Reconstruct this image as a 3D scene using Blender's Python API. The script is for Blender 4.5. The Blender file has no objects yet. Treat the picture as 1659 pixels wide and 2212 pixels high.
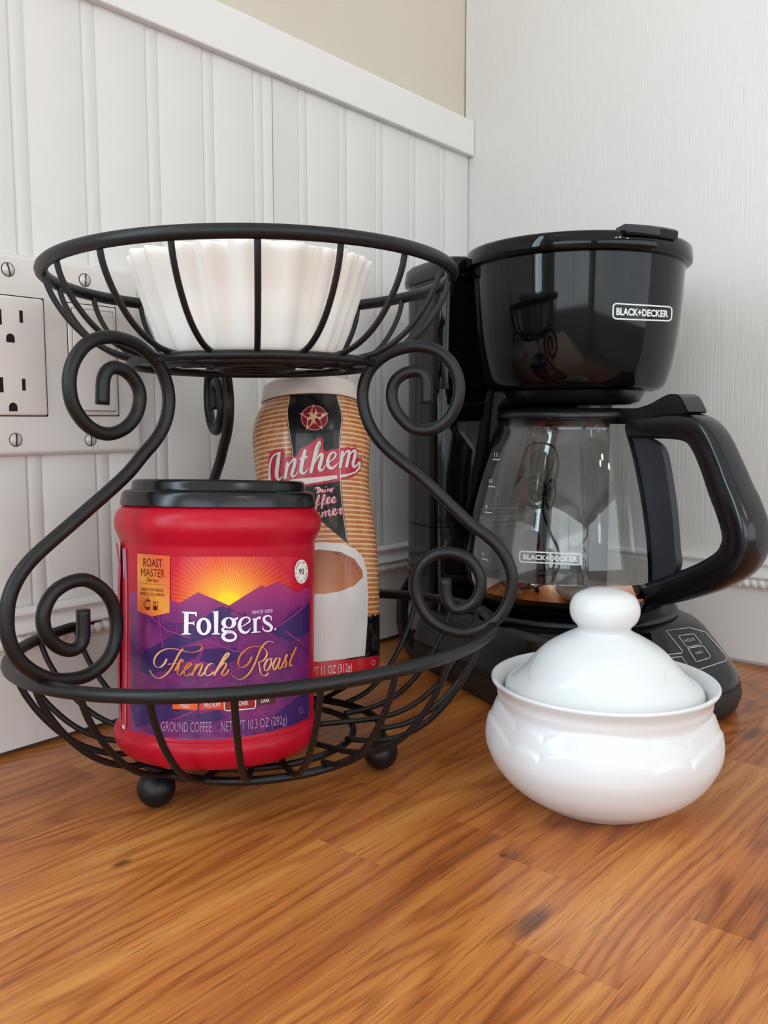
import bpy, bmesh, math, random
from math import sin, cos, pi, radians as rad
from mathutils import Vector, Matrix
from mathutils.bvhtree import BVHTree

random.seed(7)
SC = bpy.context.scene
COL = SC.collection

# ------------------------------------------------------------------ camera
W, H, F = 1659.0, 2212.0, 1884.0
YAW, PITCH, ROLL = 0.8794, 0.1032, -0.0010
CAM = Vector((-0.71711, -0.48775, 0.194))
_f = Vector((sin(YAW) * cos(PITCH), cos(YAW) * cos(PITCH), -sin(PITCH)))
_r0 = Vector((cos(YAW), -sin(YAW), 0)); _u0 = _r0.cross(_f)
_r = _r0 * cos(ROLL) + _u0 * sin(ROLL)
_u = -_r0 * sin(ROLL) + _u0 * cos(ROLL)
cd = bpy.data.cameras.new('camera'); cam = bpy.data.objects.new('camera', cd); COL.objects.link(cam)
cam.matrix_world = Matrix(((_r.x, _u.x, -_f.x, CAM.x), (_r.y, _u.y, -_f.y, CAM.y), (_r.z, _u.z, -_f.z, CAM.z), (0, 0, 0, 1)))
cd.sensor_fit = 'VERTICAL'; cd.sensor_height = 24.0; cd.lens = F / H * 24.0
cd.clip_start = 0.01; cd.clip_end = 50
SC.camera = cam

# ------------------------------------------------------------------ world, exposure
wd = bpy.data.worlds.new('world'); SC.world = wd; wd.use_nodes = True
wd.node_tree.nodes['Background'].inputs[0].default_value = (0.75, 0.85, 1.0, 1)
wd.node_tree.nodes['Background'].inputs[1].default_value = 0.6
SC.view_settings.view_transform = 'Standard'; SC.view_settings.look = 'None'
SC.view_settings.gamma = 1.0; SC.view_settings.use_curve_mapping = False
SC.view_settings.exposure = -0.04
WINDOW_POWER = 11.0      # emission of the window pane above the counter
FILL2_POWER = 2.2     # emission of the wide fill panel added behind the camera
FILL3_POWER = 3.4     # emission of the fill panel added on the far end wall
BULB_POWER = 130.0

# ------------------------------------------------------------------ helpers
def ray(x, y): return _f + _r * ((x - W / 2) / F) - _u * ((y - H / 2) / F)
def on_plane(x, y, p, n):
    d = ray(x, y); n = Vector(n); return CAM + d * ((Vector(p) - CAM).dot(n) / d.dot(n))
def on_z(x, y, z): return on_plane(x, y, (0, 0, z), (0, 0, 1))
def on_y(x, y, Y=0.0): return on_plane(x, y, (0, Y, 0), (0, 1, 0))
def lin(c):
    return tuple(((v / 255.0) / 12.92 if v / 255.0 <= 0.04045 else ((v / 255.0 + 0.055) / 1.055) ** 2.4) for v in c)

def tag(o, label=None, cat=None, group=None, kind=None):
    if label: o['label'] = label
    if cat: o['category'] = cat
    if group: o['group'] = group
    if kind: o['kind'] = kind
    return o
def thing(name, loc, label, cat, group=None):
    o = bpy.data.objects.new(name, None); COL.objects.link(o); o.location = loc
    o.empty_display_size = 0.02
    return tag(o, label, cat, group)
def base_of(parent):
    b = Vector((0, 0, 0))
    while parent is not None:
        b += Vector(parent.location); parent = parent.parent
    return b
def mesh(name, verts, faces, mat, parent=None, smooth=True, auto=None, cols=None, at=None):
    """verts in world space; `at` = world position of the object's own origin."""
    b = base_of(parent)
    o_at = Vector(at) if at is not None else b
    me = bpy.data.meshes.new(name)
    me.from_pydata([tuple(Vector(v) - o_at) for v in verts], [], faces)
    me.validate(); me.update()
    if cols is not None:
        ca = me.color_attributes.new('Col', 'FLOAT_COLOR', 'POINT')
        for i, c in enumerate(cols): ca.data[i].color = (c[0], c[1], c[2], 1)
    if smooth:
        me.polygons.foreach_set('use_smooth', [True] * len(me.polygons))
        if auto: me.set_sharp_from_angle(angle=rad(auto))
    if mat: me.materials.append(mat)
    o = bpy.data.objects.new(name, me); COL.objects.link(o)
    o.location = o_at - b if parent else o_at
    if parent: o.parent = parent
    return o
def dup(o, name=None, parent=None, loc=None, rz=None):
    c = o.copy(); COL.objects.link(c)
    if name: c.name = name
    if parent is not None: c.parent = parent
    if loc is not None: c.location = loc
    if rz is not None: c.rotation_euler = (0, 0, rz)
    return c
def from_bm(bm): 
    bm.verts.index_update()
    return [v.co.copy() for v in bm.verts], [[v.index for v in f.verts] for f in bm.faces]
def box(x0, x1, y0, y1, z0, z1, bev=0.0, seg=2):
    bm = bmesh.new(); bmesh.ops.create_cube(bm, size=1)
    for v in bm.verts:
        v.co = Vector(((x0 + x1) / 2 + v.co.x * (x1 - x0), (y0 + y1) / 2 + v.co.y * (y1 - y0), (z0 + z1) / 2 + v.co.z * (z1 - z0)))
    if bev > 0: bmesh.ops.bevel(bm, geom=bm.edges[:], offset=bev, segments=seg, affect='EDGES', profile=0.5)
    r = from_bm(bm); bm.free(); return r
def catmull(p, n=8, closed=False):
    p = [Vector(q) for q in p]; m = len(p); out = []
    rng = range(m if closed else m - 1)
    for i in rng:
        a = p[(i - 1) % m] if (closed or i > 0) else p[0] * 2 - p[1]
        b = p[i]; c = p[(i + 1) % m]
        d = p[(i + 2) % m] if (closed or i + 2 < m) else p[m - 1] * 2 - p[m - 2]
        for k in range(n):
            t = k / n
            out.append(0.5 * ((2 * b) + (c - a) * t + (2 * a - 5 * b + 4 * c - d) * t * t + (3 * b - a - 3 * c + d) * t ** 3))
    if not closed: out.append(p[-1].copy())
    return out
def tube(path, r, sides=12, closed=False, caps=True, up=None, section=None):
    """sweep; r number or list; section: list of (a,b) unit offsets (a along side normal, b along `up`-like binormal)."""
    P = [Vector(p) for p in path]; n = len(P); vs = []; fs = []
    T = []
    for i in range(n):
        if closed: t = P[(i + 1) % n] - P[i - 1]
        else: t = P[min(i + 1, n - 1)] - P[max(i - 1, 0)]
        T.append(t.normalized())
    if up is not None: N = (Vector(up) - T[0] * Vector(up).dot(T[0])).normalized()
    else:
        a = Vector((0, 0, 1)) if abs(T[0].z) < 0.9 else Vector((1, 0, 0))
        N = (a - T[0] * a.dot(T[0])).normalized()
    sec = section or [(cos(2 * pi * k / sides), sin(2 * pi * k / sides)) for k in range(sides)]
    m = len(sec)
    for i in range(n):
        if up is not None: N = (Vector(up) - T[i] * Vector(up).dot(T[i])).normalized()
        else: N = (N - T[i] * N.dot(T[i])).normalized()
        B = T[i].cross(N)
        rr = r[i] if isinstance(r, (list, tuple)) else r
        for a, b in sec: vs.append(P[i] + N * (a * rr) + B * (b * rr))
    for i in range(n if closed else n - 1):
        j = (i + 1) % n
        for k in range(m):
            l = (k + 1) % m
            fs.append([i * m + k, i * m + l, j * m + l, j * m + k])
    if caps and not closed:
        fs.append([k for k in range(m)][::-1]); fs.append([(n - 1) * m + k for k in range(m)])
    return vs, fs
def lathe(prof, c, n=96, fn=None, a0=0.0, a1=2 * pi):
    """prof: list of (r, z) ; c: (x,y) centre; fn(theta,r,z,i)->(r,z)."""
    full = abs(a1 - a0 - 2 * pi) < 1e-6; cnt = n if full else n + 1
    vs = []; fs = []
    for i, (r, z) in enumerate(prof):
        for k in range(cnt):
            a = a0 + (a1 - a0) * k / n
            rr, zz = fn(a, r, z, i) if fn else (r, z)
            vs.append(Vector((c[0] + rr * cos(a), c[1] + rr * sin(a), zz)))
    for i in range(len(prof) - 1):
        for k in range(n):
            l = (k + 1) % cnt if full else k + 1
            fs.append([i * cnt + k, i * cnt + l, (i + 1) * cnt + l, (i + 1) * cnt + k])
    if full:
        if prof[0][0] > 1e-5: fs.append([k for k in range(n)][::-1])
        if prof[-1][0] > 1e-5: fs.append([(len(prof) - 1) * n + k for k in range(n)])
    return vs, fs
def leaning(B, back, right):
    """rotation about B that leans an upright thing away from the camera side and to the side (degrees)"""
    bk = Vector((B.x - CAM.x, B.y - CAM.y, 0)).normalized(); rt = Vector((bk.y, -bk.x, 0))
    a = Vector((0, 0, 1)) + bk * math.tan(rad(back)) + rt * math.tan(rad(right))
    return Matrix.Translation(B) @ Vector((0, 0, 1)).rotation_difference(a.normalized()).to_matrix().to_4x4() @ Matrix.Translation(-B)
def smooth_prof(p, n=6):
    return [(max(0.0, q.x), q.y) for q in catmull([(a, b, 0) for a, b in p], n)]
def ringpath(c, z, r, n=96, tx=0.0, ty=0.0):
    return [Vector((c[0] + r * cos(2 * pi * k / n), c[1] + r * sin(2 * pi * k / n), z + tx * r * cos(2 * pi * k / n) + ty * r * sin(2 * pi * k / n))) for k in range(n)]
def loft(rings, caps=True):
    m = len(rings[0]); vs = [Vector(v) for r in rings for v in r]; fs = []
    for i in range(len(rings) - 1):
        for k in range(m):
            l = (k + 1) % m
            fs.append([i * m + k, i * m + l, (i + 1) * m + l, (i + 1) * m + k])
    if caps:
        fs.append([k for k in range(m)][::-1]); fs.append([(len(rings) - 1) * m + k for k in range(m)])
    return vs, fs
def join(*parts):
    vs = []; fs = []
    for v, f in parts:
        o = len(vs); vs += list(v); fs += [[i + o for i in q] for q in f]
    return vs, fs

# ------------------------------------------------------------------ materials
def mat(name, col, rough=0.5, metal=0.0, coat=0.0, spec=0.5, trans=0.0, ior=1.45, emit=None, estr=0.0, sss=0.0, coat_rough=0.05):
    m = bpy.data.materials.new(name); m.use_nodes = True
    b = m.node_tree.nodes['Principled BSDF']
    c = lin(col) if max(col) > 1.0 else col
    b.inputs['Base Color'].default_value = (*c, 1); b.inputs['Roughness'].default_value = rough
    b.inputs['Metallic'].default_value = metal; b.inputs['IOR'].default_value = ior
    b.inputs['Specular IOR Level'].default_value = spec
    b.inputs['Coat Weight'].default_value = coat; b.inputs['Coat Roughness'].default_value = coat_rough
    b.inputs['Transmission Weight'].default_value = trans
    if emit: b.inputs['Emission Color'].default_value = (*emit, 1); b.inputs['Emission Strength'].default_value = estr
    if sss: 
        b.inputs['Subsurface Weight'].default_value = sss; b.inputs['Subsurface Radius'].default_value = (0.004, 0.004, 0.004); b.inputs['Subsurface Scale'].default_value = 1.0
    return m
def nodes(m): 
    t = m.node_tree; return t, t.nodes, t.links, t.nodes['Principled BSDF']
def add_bump(m, kind='noise', scale=300.0, strength=0.1, dist=0.001, stretch=(1, 1, 1), detail=3.0):
    t, N, L, b = nodes(m)
    g = N.new('ShaderNodeNewGeometry'); mp = N.new('ShaderNodeMapping'); mp.inputs['Scale'].default_value = stretch
    L.new(g.outputs['Position'], mp.inputs['Vector'])
    x = N.new('ShaderNodeTexNoise'); x.inputs['Scale'].default_value = scale; x.inputs['Detail'].default_value = detail
    L.new(mp.outputs[0], x.inputs['Vector'])
    bp = N.new('ShaderNodeBump'); bp.inputs['Strength'].default_value = strength; bp.inputs['Distance'].default_value = dist
    L.new(x.outputs['Fac'], bp.inputs['Height']); L.new(bp.outputs[0], b.inputs['Normal'])
    return m
M = {}
M['paint'] = add_bump(mat('white_panel_paint', (218, 216, 214), 0.42), scale=260, strength=0.25, dist=0.0006)
M['trim'] = mat('white_trim_paint', (230, 228, 226), 0.35)
M['beige'] = add_bump(mat('beige_wall_paint', (208, 199, 184), 0.7), scale=160, strength=0.3, dist=0.0008)
M['panel'] = add_bump(mat('white_painted_wood', (226, 224, 222), 0.45), scale=24, strength=0.35, dist=0.0012, stretch=(1, 24, 1.0), detail=5)
M['room'] = mat('pale_room_paint', (214, 212, 210), 0.7)
M['ceil'] = mat('ceiling_paint', (232, 230, 226), 0.8)
M['floor'] = mat('floor_wood', (168, 146, 124), 0.5)
M['dark_gap'] = mat('shadow_gap_filler', (40, 30, 24), 0.9)
M['wire'] = add_bump(mat('black_powder_coat', (14, 14, 16), 0.42, spec=0.45), scale=900, strength=0.15, dist=0.0003)
M['gloss'] = mat('glossy_black_plastic', (6, 7, 10), 0.06, spec=0.34)
M['satin'] = mat('satin_black_plastic', (16, 18, 22), 0.3, spec=0.5)
M['basegloss'] = mat('dark_base_plastic', (14, 15, 18), 0.16, spec=0.5)
M['handle'] = mat('polished_black_handle', (11, 13, 17), 0.2, spec=0.55)
M['spine'] = mat('grey_black_plastic', (46, 50, 56), 0.35)
M['matte'] = mat('matte_black_plastic', (32, 32, 34), 0.5)
M['lidplastic'] = mat('black_lid_plastic', (15, 15, 18), 0.24)
M['red'] = mat('red_can_plastic', (180, 6, 38), 0.34, spec=0.35, sss=0.0)
M['cap'] = mat('white_cap_plastic', (226, 214, 207), 0.4)
M['cer'] = mat('white_glazed_ceramic', (222, 222, 224), 0.24, spec=0.4)
M['paper'] = mat('white_filter_paper', (242, 240, 236), 0.9, spec=0.2)
M['plate'] = mat('white_plate_plastic', (222, 217, 214), 0.3)
M['device'] = mat('white_device_plastic', (226, 220, 217), 0.35)
M['slot'] = mat('dark_slot', (20, 15, 13), 0.8)
M['screw'] = mat('painted_screw', (205, 202, 198), 0.3, metal=0.2)
M['steel'] = mat('polished_steel', (235, 225, 215), 0.06, metal=1.0)
M['bulb'] = mat('bulb_glass', (255, 220, 170), 0.3, emit=(1.0, 0.84, 0.66), estr=BULB_POWER)
M['sky1'] = mat('bright_window_pane', (200, 220, 235), 0.2, emit=(0.66, 0.88, 1.0), estr=WINDOW_POWER)
M['fill2'] = mat('room_fill_emitter', (220, 225, 230), 0.2, emit=(0.88, 0.95, 1.0), estr=FILL2_POWER)
M['fill3'] = mat('end_fill_emitter', (220, 225, 230), 0.2, emit=(0.88, 0.95, 1.0), estr=FILL3_POWER)
M['whiteink'] = mat('white_ink', (220, 224, 228), 0.5)
M['greyink'] = mat('grey_ink', (170, 176, 180), 0.5)
M['brass'] = mat('lamp_metal', (70, 60, 50), 0.4, metal=0.8)

# glass
gm = bpy.data.materials.new('clear_glass'); gm.use_nodes = True
t = gm.node_tree; t.nodes.remove(t.nodes['Principled BSDF'])
gl = t.nodes.new('ShaderNodeBsdfGlass'); gl.inputs['Roughness'].default_value = 0.0; gl.inputs['IOR'].default_value = 1.47
gl.inputs['Color'].default_value = (0.97, 0.98, 0.98, 1)
t.links.new(gl.outputs[0], t.nodes['Material Output'].inputs['Surface']); M['glass'] = gm

# print: colours stored per vertex
pm = mat('glossy_label_print', (255, 255, 255), 0.22, spec=0.4)
t, N, L, b = nodes(pm); a = N.new('ShaderNodeAttribute'); a.attribute_name = 'Col'; L.new(a.outputs['Color'], b.inputs['Base Color']); M['print'] = pm

# purple label paper: mottled violet / navy with scratches
pp = mat('purple_label_paper', (90, 35, 100), 0.22, spec=0.4)
t, N, L, b = nodes(pp)
g = N.new('ShaderNodeNewGeometry'); mp = N.new('ShaderNodeMapping'); mp.inputs['Rotation'].default_value = (0.5, 0.4, 0.6); mp.inputs['Scale'].default_value = (30, 30, 46)
L.new(g.outputs['Position'], mp.inputs['Vector'])
n1 = N.new('ShaderNodeTexNoise'); n1.inputs['Scale'].default_value = 1.1; n1.inputs['Detail'].default_value = 6; n1.inputs['Distortion'].default_value = 0.6
L.new(mp.outputs[0], n1.inputs['Vector'])
vo = N.new('ShaderNodeTexVoronoi'); vo.feature = 'DISTANCE_TO_EDGE'; vo.inputs['Scale'].default_value = 2.2
L.new(mp.outputs[0], vo.inputs['Vector'])
cr = N.new('ShaderNodeValToRGB'); cr.color_ramp.elements[0].position = 0.36; cr.color_ramp.elements[0].color = (*lin((66, 30, 92)), 1)
cr.color_ramp.elements[1].position = 0.66; cr.color_ramp.elements[1].color = (*lin((132, 42, 112)), 1)
L.new(n1.outputs['Fac'], cr.inputs['Fac'])
c2 = N.new('ShaderNodeValToRGB'); c2.color_ramp.elements[0].position = 0.0; c2.color_ramp.elements[0].color = (0.35, 0.35, 0.35, 1)
c2.color_ramp.elements[1].position = 0.035; c2.color_ramp.elements[1].color = (0, 0, 0, 1)
L.new(vo.outputs['Distance'], c2.inputs['Fac'])
mx = N.new('ShaderNodeMix'); mx.data_type = 'RGBA'; L.new(c2.outputs['Color'], mx.inputs['Factor'])
L.new(cr.outputs['Color'], mx.inputs[6]); mx.inputs[7].default_value = (*lin((160, 52, 120)), 1)
L.new(mx.outputs[2], b.inputs['Base Color']); M['purple'] = pp

# wood of the counter staves: grain runs along X, each stave has its own offset and tone
wm = mat('oiled_butcher_block', (150, 88, 42), 0.3, spec=0.5, coat=0.22, coat_rough=0.16)
t, N, L, b = nodes(wm)
g = N.new('ShaderNodeNewGeometry'); oi = N.new('ShaderNodeObjectInfo')
def vmath(op, a_, b_=None):
    v = N.new('ShaderNodeVectorMath'); v.operation = op
    for s, val in ((0, a_), (1, b_)):
        if val is None: continue
        if isinstance(val, tuple): v.inputs[s].default_value = val
        else: L.new(val, v.inputs[s])
    return v.outputs[0]
cx = N.new('ShaderNodeCombineXYZ')
for k_, s_ in ((0, 13.0), (1, 7.0), (2, 19.0)):
    q = N.new('ShaderNodeMath'); q.operation = 'MULTIPLY'; L.new(oi.outputs['Random'], q.inputs[0]); q.inputs[1].default_value = s_; L.new(q.outputs[0], cx.inputs[k_])
pos = vmath('ADD', g.outputs['Position'], cx.outputs[0])
# growth rings: strongly stretched along x, bent by a slow noise
sl = N.new('ShaderNodeTexNoise'); sl.inputs['Scale'].default_value = 1.0; sl.inputs['Detail'].default_value = 1.0
L.new(vmath('MULTIPLY', pos, (3.2, 20.0, 1.0)), sl.inputs['Vector'])
rg = N.new('ShaderNodeMath'); rg.operation = 'MULTIPLY'; L.new(sl.outputs['Fac'], rg.inputs[0]); rg.inputs[1].default_value = 95.0
si = N.new('ShaderNodeMath'); si.operation = 'SINE'; L.new(rg.outputs[0], si.inputs[0])
fi = N.new('ShaderNodeTexNoise'); fi.inputs['Scale'].default_value = 1.0; fi.inputs['Detail'].default_value = 2.5; fi.inputs['Roughness'].default_value = 0.6
L.new(vmath('MULTIPLY', pos, (2.6, 520.0, 1.0)), fi.inputs['Vector'])
br = N.new('ShaderNodeTexNoise'); br.inputs['Scale'].default_value = 1.0; br.inputs['Detail'].default_value = 1.2
L.new(vmath('MULTIPLY', pos, (1.4, 40.0, 1.0)), br.inputs['Vector'])
def m2(op, a_, b_):
    q = N.new('ShaderNodeMath'); q.operation = op
    for s, val in ((0, a_), (1, b_)):
        if isinstance(val, (int, float)): q.inputs[s].default_value = val
        else: L.new(val, q.inputs[s])
    return q.outputs[0]
fac = m2('ADD', m2('MULTIPLY', m2('POWER', m2('ADD', m2('MULTIPLY', si.outputs[0], 0.5), 0.5), 2.2), -0.20), m2('ADD', m2('MULTIPLY', m2('SUBTRACT', fi.outputs['Fac'], 0.5), 0.42), m2('ADD', m2('MULTIPLY', m2('SUBTRACT', br.outputs['Fac'], 0.5), 0.60), 0.60)))
fac = m2('ADD', fac, m2('MULTIPLY', m2('SUBTRACT', oi.outputs['Random'], 0.5), 0.24))
cr = N.new('ShaderNodeValToRGB'); E_ = cr.color_ramp.elements
E_[0].position = 0.10; E_[0].color = (*lin((104, 50, 22)), 1); E_[1].position = 0.95; E_[1].color = (*lin((226, 163, 88)), 1)
e = E_.new(0.36); e.color = (*lin((164, 90, 41)), 1); e = E_.new(0.62); e.color = (*lin((197, 122, 58)), 1)
L.new(fac, cr.inputs['Fac'])
po = N.new('ShaderNodeTexNoise'); po.inputs['Scale'].default_value = 1.0; po.inputs['Detail'].default_value = 1.0
L.new(vmath('MULTIPLY', pos, (45.0, 1500.0, 1.0)), po.inputs['Vector'])
pr_ = N.new('ShaderNodeValToRGB'); pr_.color_ramp.elements[0].position = 0.30; pr_.color_ramp.elements[0].color = (0.58, 0.53, 0.50, 1); pr_.color_ramp.elements[1].position = 0.42; pr_.color_ramp.elements[1].color = (1, 1, 1, 1)
L.new(po.outputs['Fac'], pr_.inputs['Fac'])
mx = N.new('ShaderNodeMix'); mx.data_type = 'RGBA'; mx.blend_type = 'MULTIPLY'; mx.inputs['Factor'].default_value = 1.0
L.new(cr.outputs['Color'], mx.inputs[6]); L.new(pr_.outputs['Color'], mx.inputs[7])
wood_col = mx.outputs[2]
for kx, ky, sx_, sy_, kc in ((1150, 1990, 55.0, 170.0, (60, 36, 26)), (262, 1865, 160.0, 330.0, (92, 34, 16)), (1625, 1585, 50.0, 150.0, (70, 40, 28)), (1087, 1848, 300.0, 420.0, (84, 44, 22))):
    kp_ = on_z(kx, ky, 0.0); dn = vmath('MULTIPLY', vmath('SUBTRACT', g.outputs['Position'], (kp_.x, kp_.y, 0.0)), (sx_, sy_, 1.0))
    ln = N.new('ShaderNodeVectorMath'); ln.operation = 'LENGTH'; L.new(dn, ln.inputs[0])
    kr = N.new('ShaderNodeMapRange'); kr.interpolation_type = 'SMOOTHSTEP'; kr.inputs['From Min'].default_value = 1.1; kr.inputs['From Max'].default_value = 0.25; L.new(ln.outputs['Value'], kr.inputs['Value'])
    kx_ = N.new('ShaderNodeMix'); kx_.data_type = 'RGBA'; L.new(m2('MULTIPLY', kr.outputs[0], m2('ADD', 0.25, fi.outputs['Fac'])), kx_.inputs['Factor']); L.new(wood_col, kx_.inputs[6]); kx_.inputs[7].default_value = (*lin(kc), 1); wood_col = kx_.outputs[2]
L.new(wood_col, b.inputs['Base Color'])
bp = N.new('ShaderNodeBump'); bp.inputs['Strength'].default_value = 0.06; bp.inputs['Distance'].default_value = 0.0008
L.new(fi.outputs['Fac'], bp.inputs['Height']); L.new(bp.outputs[0], b.inputs['Normal'])
M['wood'] = wm

# creamer sleeve: bands printed around the bottle, read from local height
cm = mat('striped_creamer_sleeve', (190, 120, 70), 0.2, spec=0.5)
t, N, L, b = nodes(cm)
tc = N.new('ShaderNodeTexCoord'); sx = N.new('ShaderNodeSeparateXYZ'); L.new(tc.outputs['Object'], sx.inputs[0])
w1 = m2('FRACT', m2('MULTIPLY', sx.outputs['Z'], 1.0 / 0.00295), 0.0)
st = m2('LESS_THAN', w1, 0.34)
fibre = N.new('ShaderNodeTexNoise'); fibre.inputs['Scale'].default_value = 260.0; fibre.inputs['Detail'].default_value = 2.0
L.new(tc.outputs['Object'], fibre.inputs['Vector'])
fr = N.new('ShaderNodeValToRGB'); fr.color_ramp.elements[0].position = 0.35; fr.color_ramp.elements[0].color = (*lin((172, 100, 54)), 1)
fr.color_ramp.elements[1].position = 0.7; fr.color_ramp.elements[1].color = (*lin((198, 130, 78)), 1); L.new(fibre.outputs['Fac'], fr.inputs['Fac'])
mx1 = N.new('ShaderNodeMix'); mx1.data_type = 'RGBA'; L.new(st, mx1.inputs['Factor']); L.new(fr.outputs['Color'], mx1.inputs[6]); mx1.inputs[7].default_value = (*lin((226, 186, 148)), 1)
def band(prev, lo_, hi_, col, edge_noise=0.0):
    zc = sx.outputs['Z']
    if edge_noise:
        nn = N.new('ShaderNodeTexNoise'); nn.inputs['Scale'].default_value = 220.0; L.new(tc.outputs['Object'], nn.inputs['Vector'])
        zc = m2('ADD', zc, m2('MULTIPLY', m2('SUBTRACT', nn.outputs['Fac'], 0.5), edge_noise))
    f_ = m2('MULTIPLY', m2('GREATER_THAN', zc, lo_), m2('LESS_THAN', zc, hi_))
    x_ = N.new('ShaderNodeMix'); x_.data_type = 'RGBA'; L.new(f_, x_.inputs['Factor']); L.new(prev, x_.inputs[6])
    if isinstance(col, tuple): x_.inputs[7].default_value = (*lin(col), 1)
    else: L.new(col, x_.inputs[7])
    return x_.outputs[2]
bn = N.new('ShaderNodeTexVoronoi'); bn.inputs['Scale'].default_value = 190.0; L.new(tc.outputs['Object'], bn.inputs['Vector'])
bnr = N.new('ShaderNodeValToRGB'); bnr.color_ramp.elements[0].color = (*lin((66, 60, 62)), 1); bnr.color_ramp.elements[1].color = (*lin((14, 12, 13)), 1); bnr.color_ramp.elements[1].position = 0.6
L.new(bn.outputs['Distance'], bnr.inputs['Fac'])
o_ = band(mx1.outputs[2], 0.010, 0.040, bnr.outputs['Color'], 0.006)
o_ = band(o_, 0.0022, 0.0147, (196, 32, 46)); o_ = band(o_, -0.01, 0.0022, (214, 204, 198))
o_ = band(o_, 0.1745, 0.3, (150, 88, 58))
L.new(o_, b.inputs['Base Color']); M['sleeve'] = cm

# ------------------------------------------------------------------ print tools (shapes drawn on the real surface)
def cr_(ox, oy, s): return lambda pts: [(ox + x / s, oy + y / s) for x, y in pts]
def ribbon(pts, w, n=6, s=None):
    """pts px, w width or list per point -> polygons (quads)"""
    p = catmull([(x, y, 0) for x, y in pts], n) if n > 1 else [Vector((x, y, 0)) for x, y in pts]
    m = len(p); out = []; L_ = []; R_ = []
    for i in range(m):
        tt = (p[min(i + 1, m - 1)] - p[max(i - 1, 0)])
        if tt.length < 1e-9: tt = Vector((1, 0, 0))
        tt.normalize()
        if callable(w): ww = w(tt, i / (m - 1))
        elif isinstance(w, (list, tuple)):
            q = i / (m - 1) * (len(w) - 1); j = min(int(q), len(w) - 2); ww = w[j] + (w[j + 1] - w[j]) * (q - j)
        else: ww = w
        nrm = Vector((-tt.y, tt.x, 0)) * (ww / 2)
        L_.append(p[i] + nrm); R_.append(p[i] - nrm)
    for i in range(m - 1):
        out.append([(L_[i].x, L_[i].y), (L_[i + 1].x, L_[i + 1].y), (R_[i + 1].x, R_[i + 1].y), (R_[i].x, R_[i].y)])
    return out
def ellipse(cx_, cy_, rx, ry, n=32, a0=0, a1=2 * pi):
    return [(cx_ + rx * cos(a0 + (a1 - a0) * k / n), cy_ + ry * sin(a0 + (a1 - a0) * k / n)) for k in range(n if abs(a1 - a0 - 2 * pi) < 1e-6 else n + 1)]
def ring2(c1, r1, c2, r2, n=32):
    A = ellipse(*c1, *r1, n); B = ellipse(*c2, *r2, n)
    return [[A[k], A[(k + 1) % n], B[(k + 1) % n], B[k]] for k in range(n)]
_tc = {}
def text_mesh(s, bold=0.0, shear=0.0):
    key = (s, bold, shear)
    if key in _tc: return _tc[key]
    cu = bpy.data.curves.new('tmp', 'FONT'); cu.body = s; cu.offset = bold; cu.shear = shear; cu.resolution_u = 3
    ob = bpy.data.objects.new('tmp', cu); me = bpy.data.meshes.new_from_object(ob)
    vs = [(v.co.x, v.co.y) for v in me.vertices]; fs = [list(p.vertices) for p in me.polygons]
    bpy.data.objects.remove(ob); bpy.data.curves.remove(cu); bpy.data.meshes.remove(me)
    x0 = min(v[0] for v in vs); x1 = max(v[0] for v in vs)
    cap = 0.729
    vs = [((x - x0) / (x1 - x0), y / cap) for x, y in vs]
    _tc[key] = (vs, fs); return vs, fs
def text_polys(s, bl, br, h, sag=0.0, bold=0.0, shear=0.0, mirror=False, up=None):
    """baseline bl->br in px, cap height h px (number or (h_left,h_right)); returns polys"""
    vs, fs = text_mesh(s, bold, shear)
    hl, hr = (h, h) if isinstance(h, (int, float)) else h
    out = []
    ux, uy = up or (0, -1)
    q = []
    for (x, y) in vs:
        if mirror: x = 1 - x
        hh = hl + (hr - hl) * x
        q.append((bl[0] + (br[0] - bl[0]) * x + ux * y * hh, bl[1] + (br[1] - bl[1]) * x + sag * 4 * x * (1 - x) + uy * y * hh))
    return [[q[i] for i in f] for f in fs]
class Surf:
    def __init__(self, vs, fs): self.t = BVHTree.FromPolygons([Vector(v) for v in vs], fs)
    def hit(self, x, y, far=False):
        d = ray(x, y).normalized(); loc, n, i, dist = self.t.ray_cast(CAM, d)
        if far and loc is not None:
            last = (loc, n)
            for _ in range(12):
                l2, n2, i2, d2 = self.t.ray_cast(last[0] + d * 1e-5, d)
                if l2 is None: break
                last = (l2, n2)
            loc, n = last
        if loc is None: return None
        if n.dot(d) > 0: n = -n
        return loc, n
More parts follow.
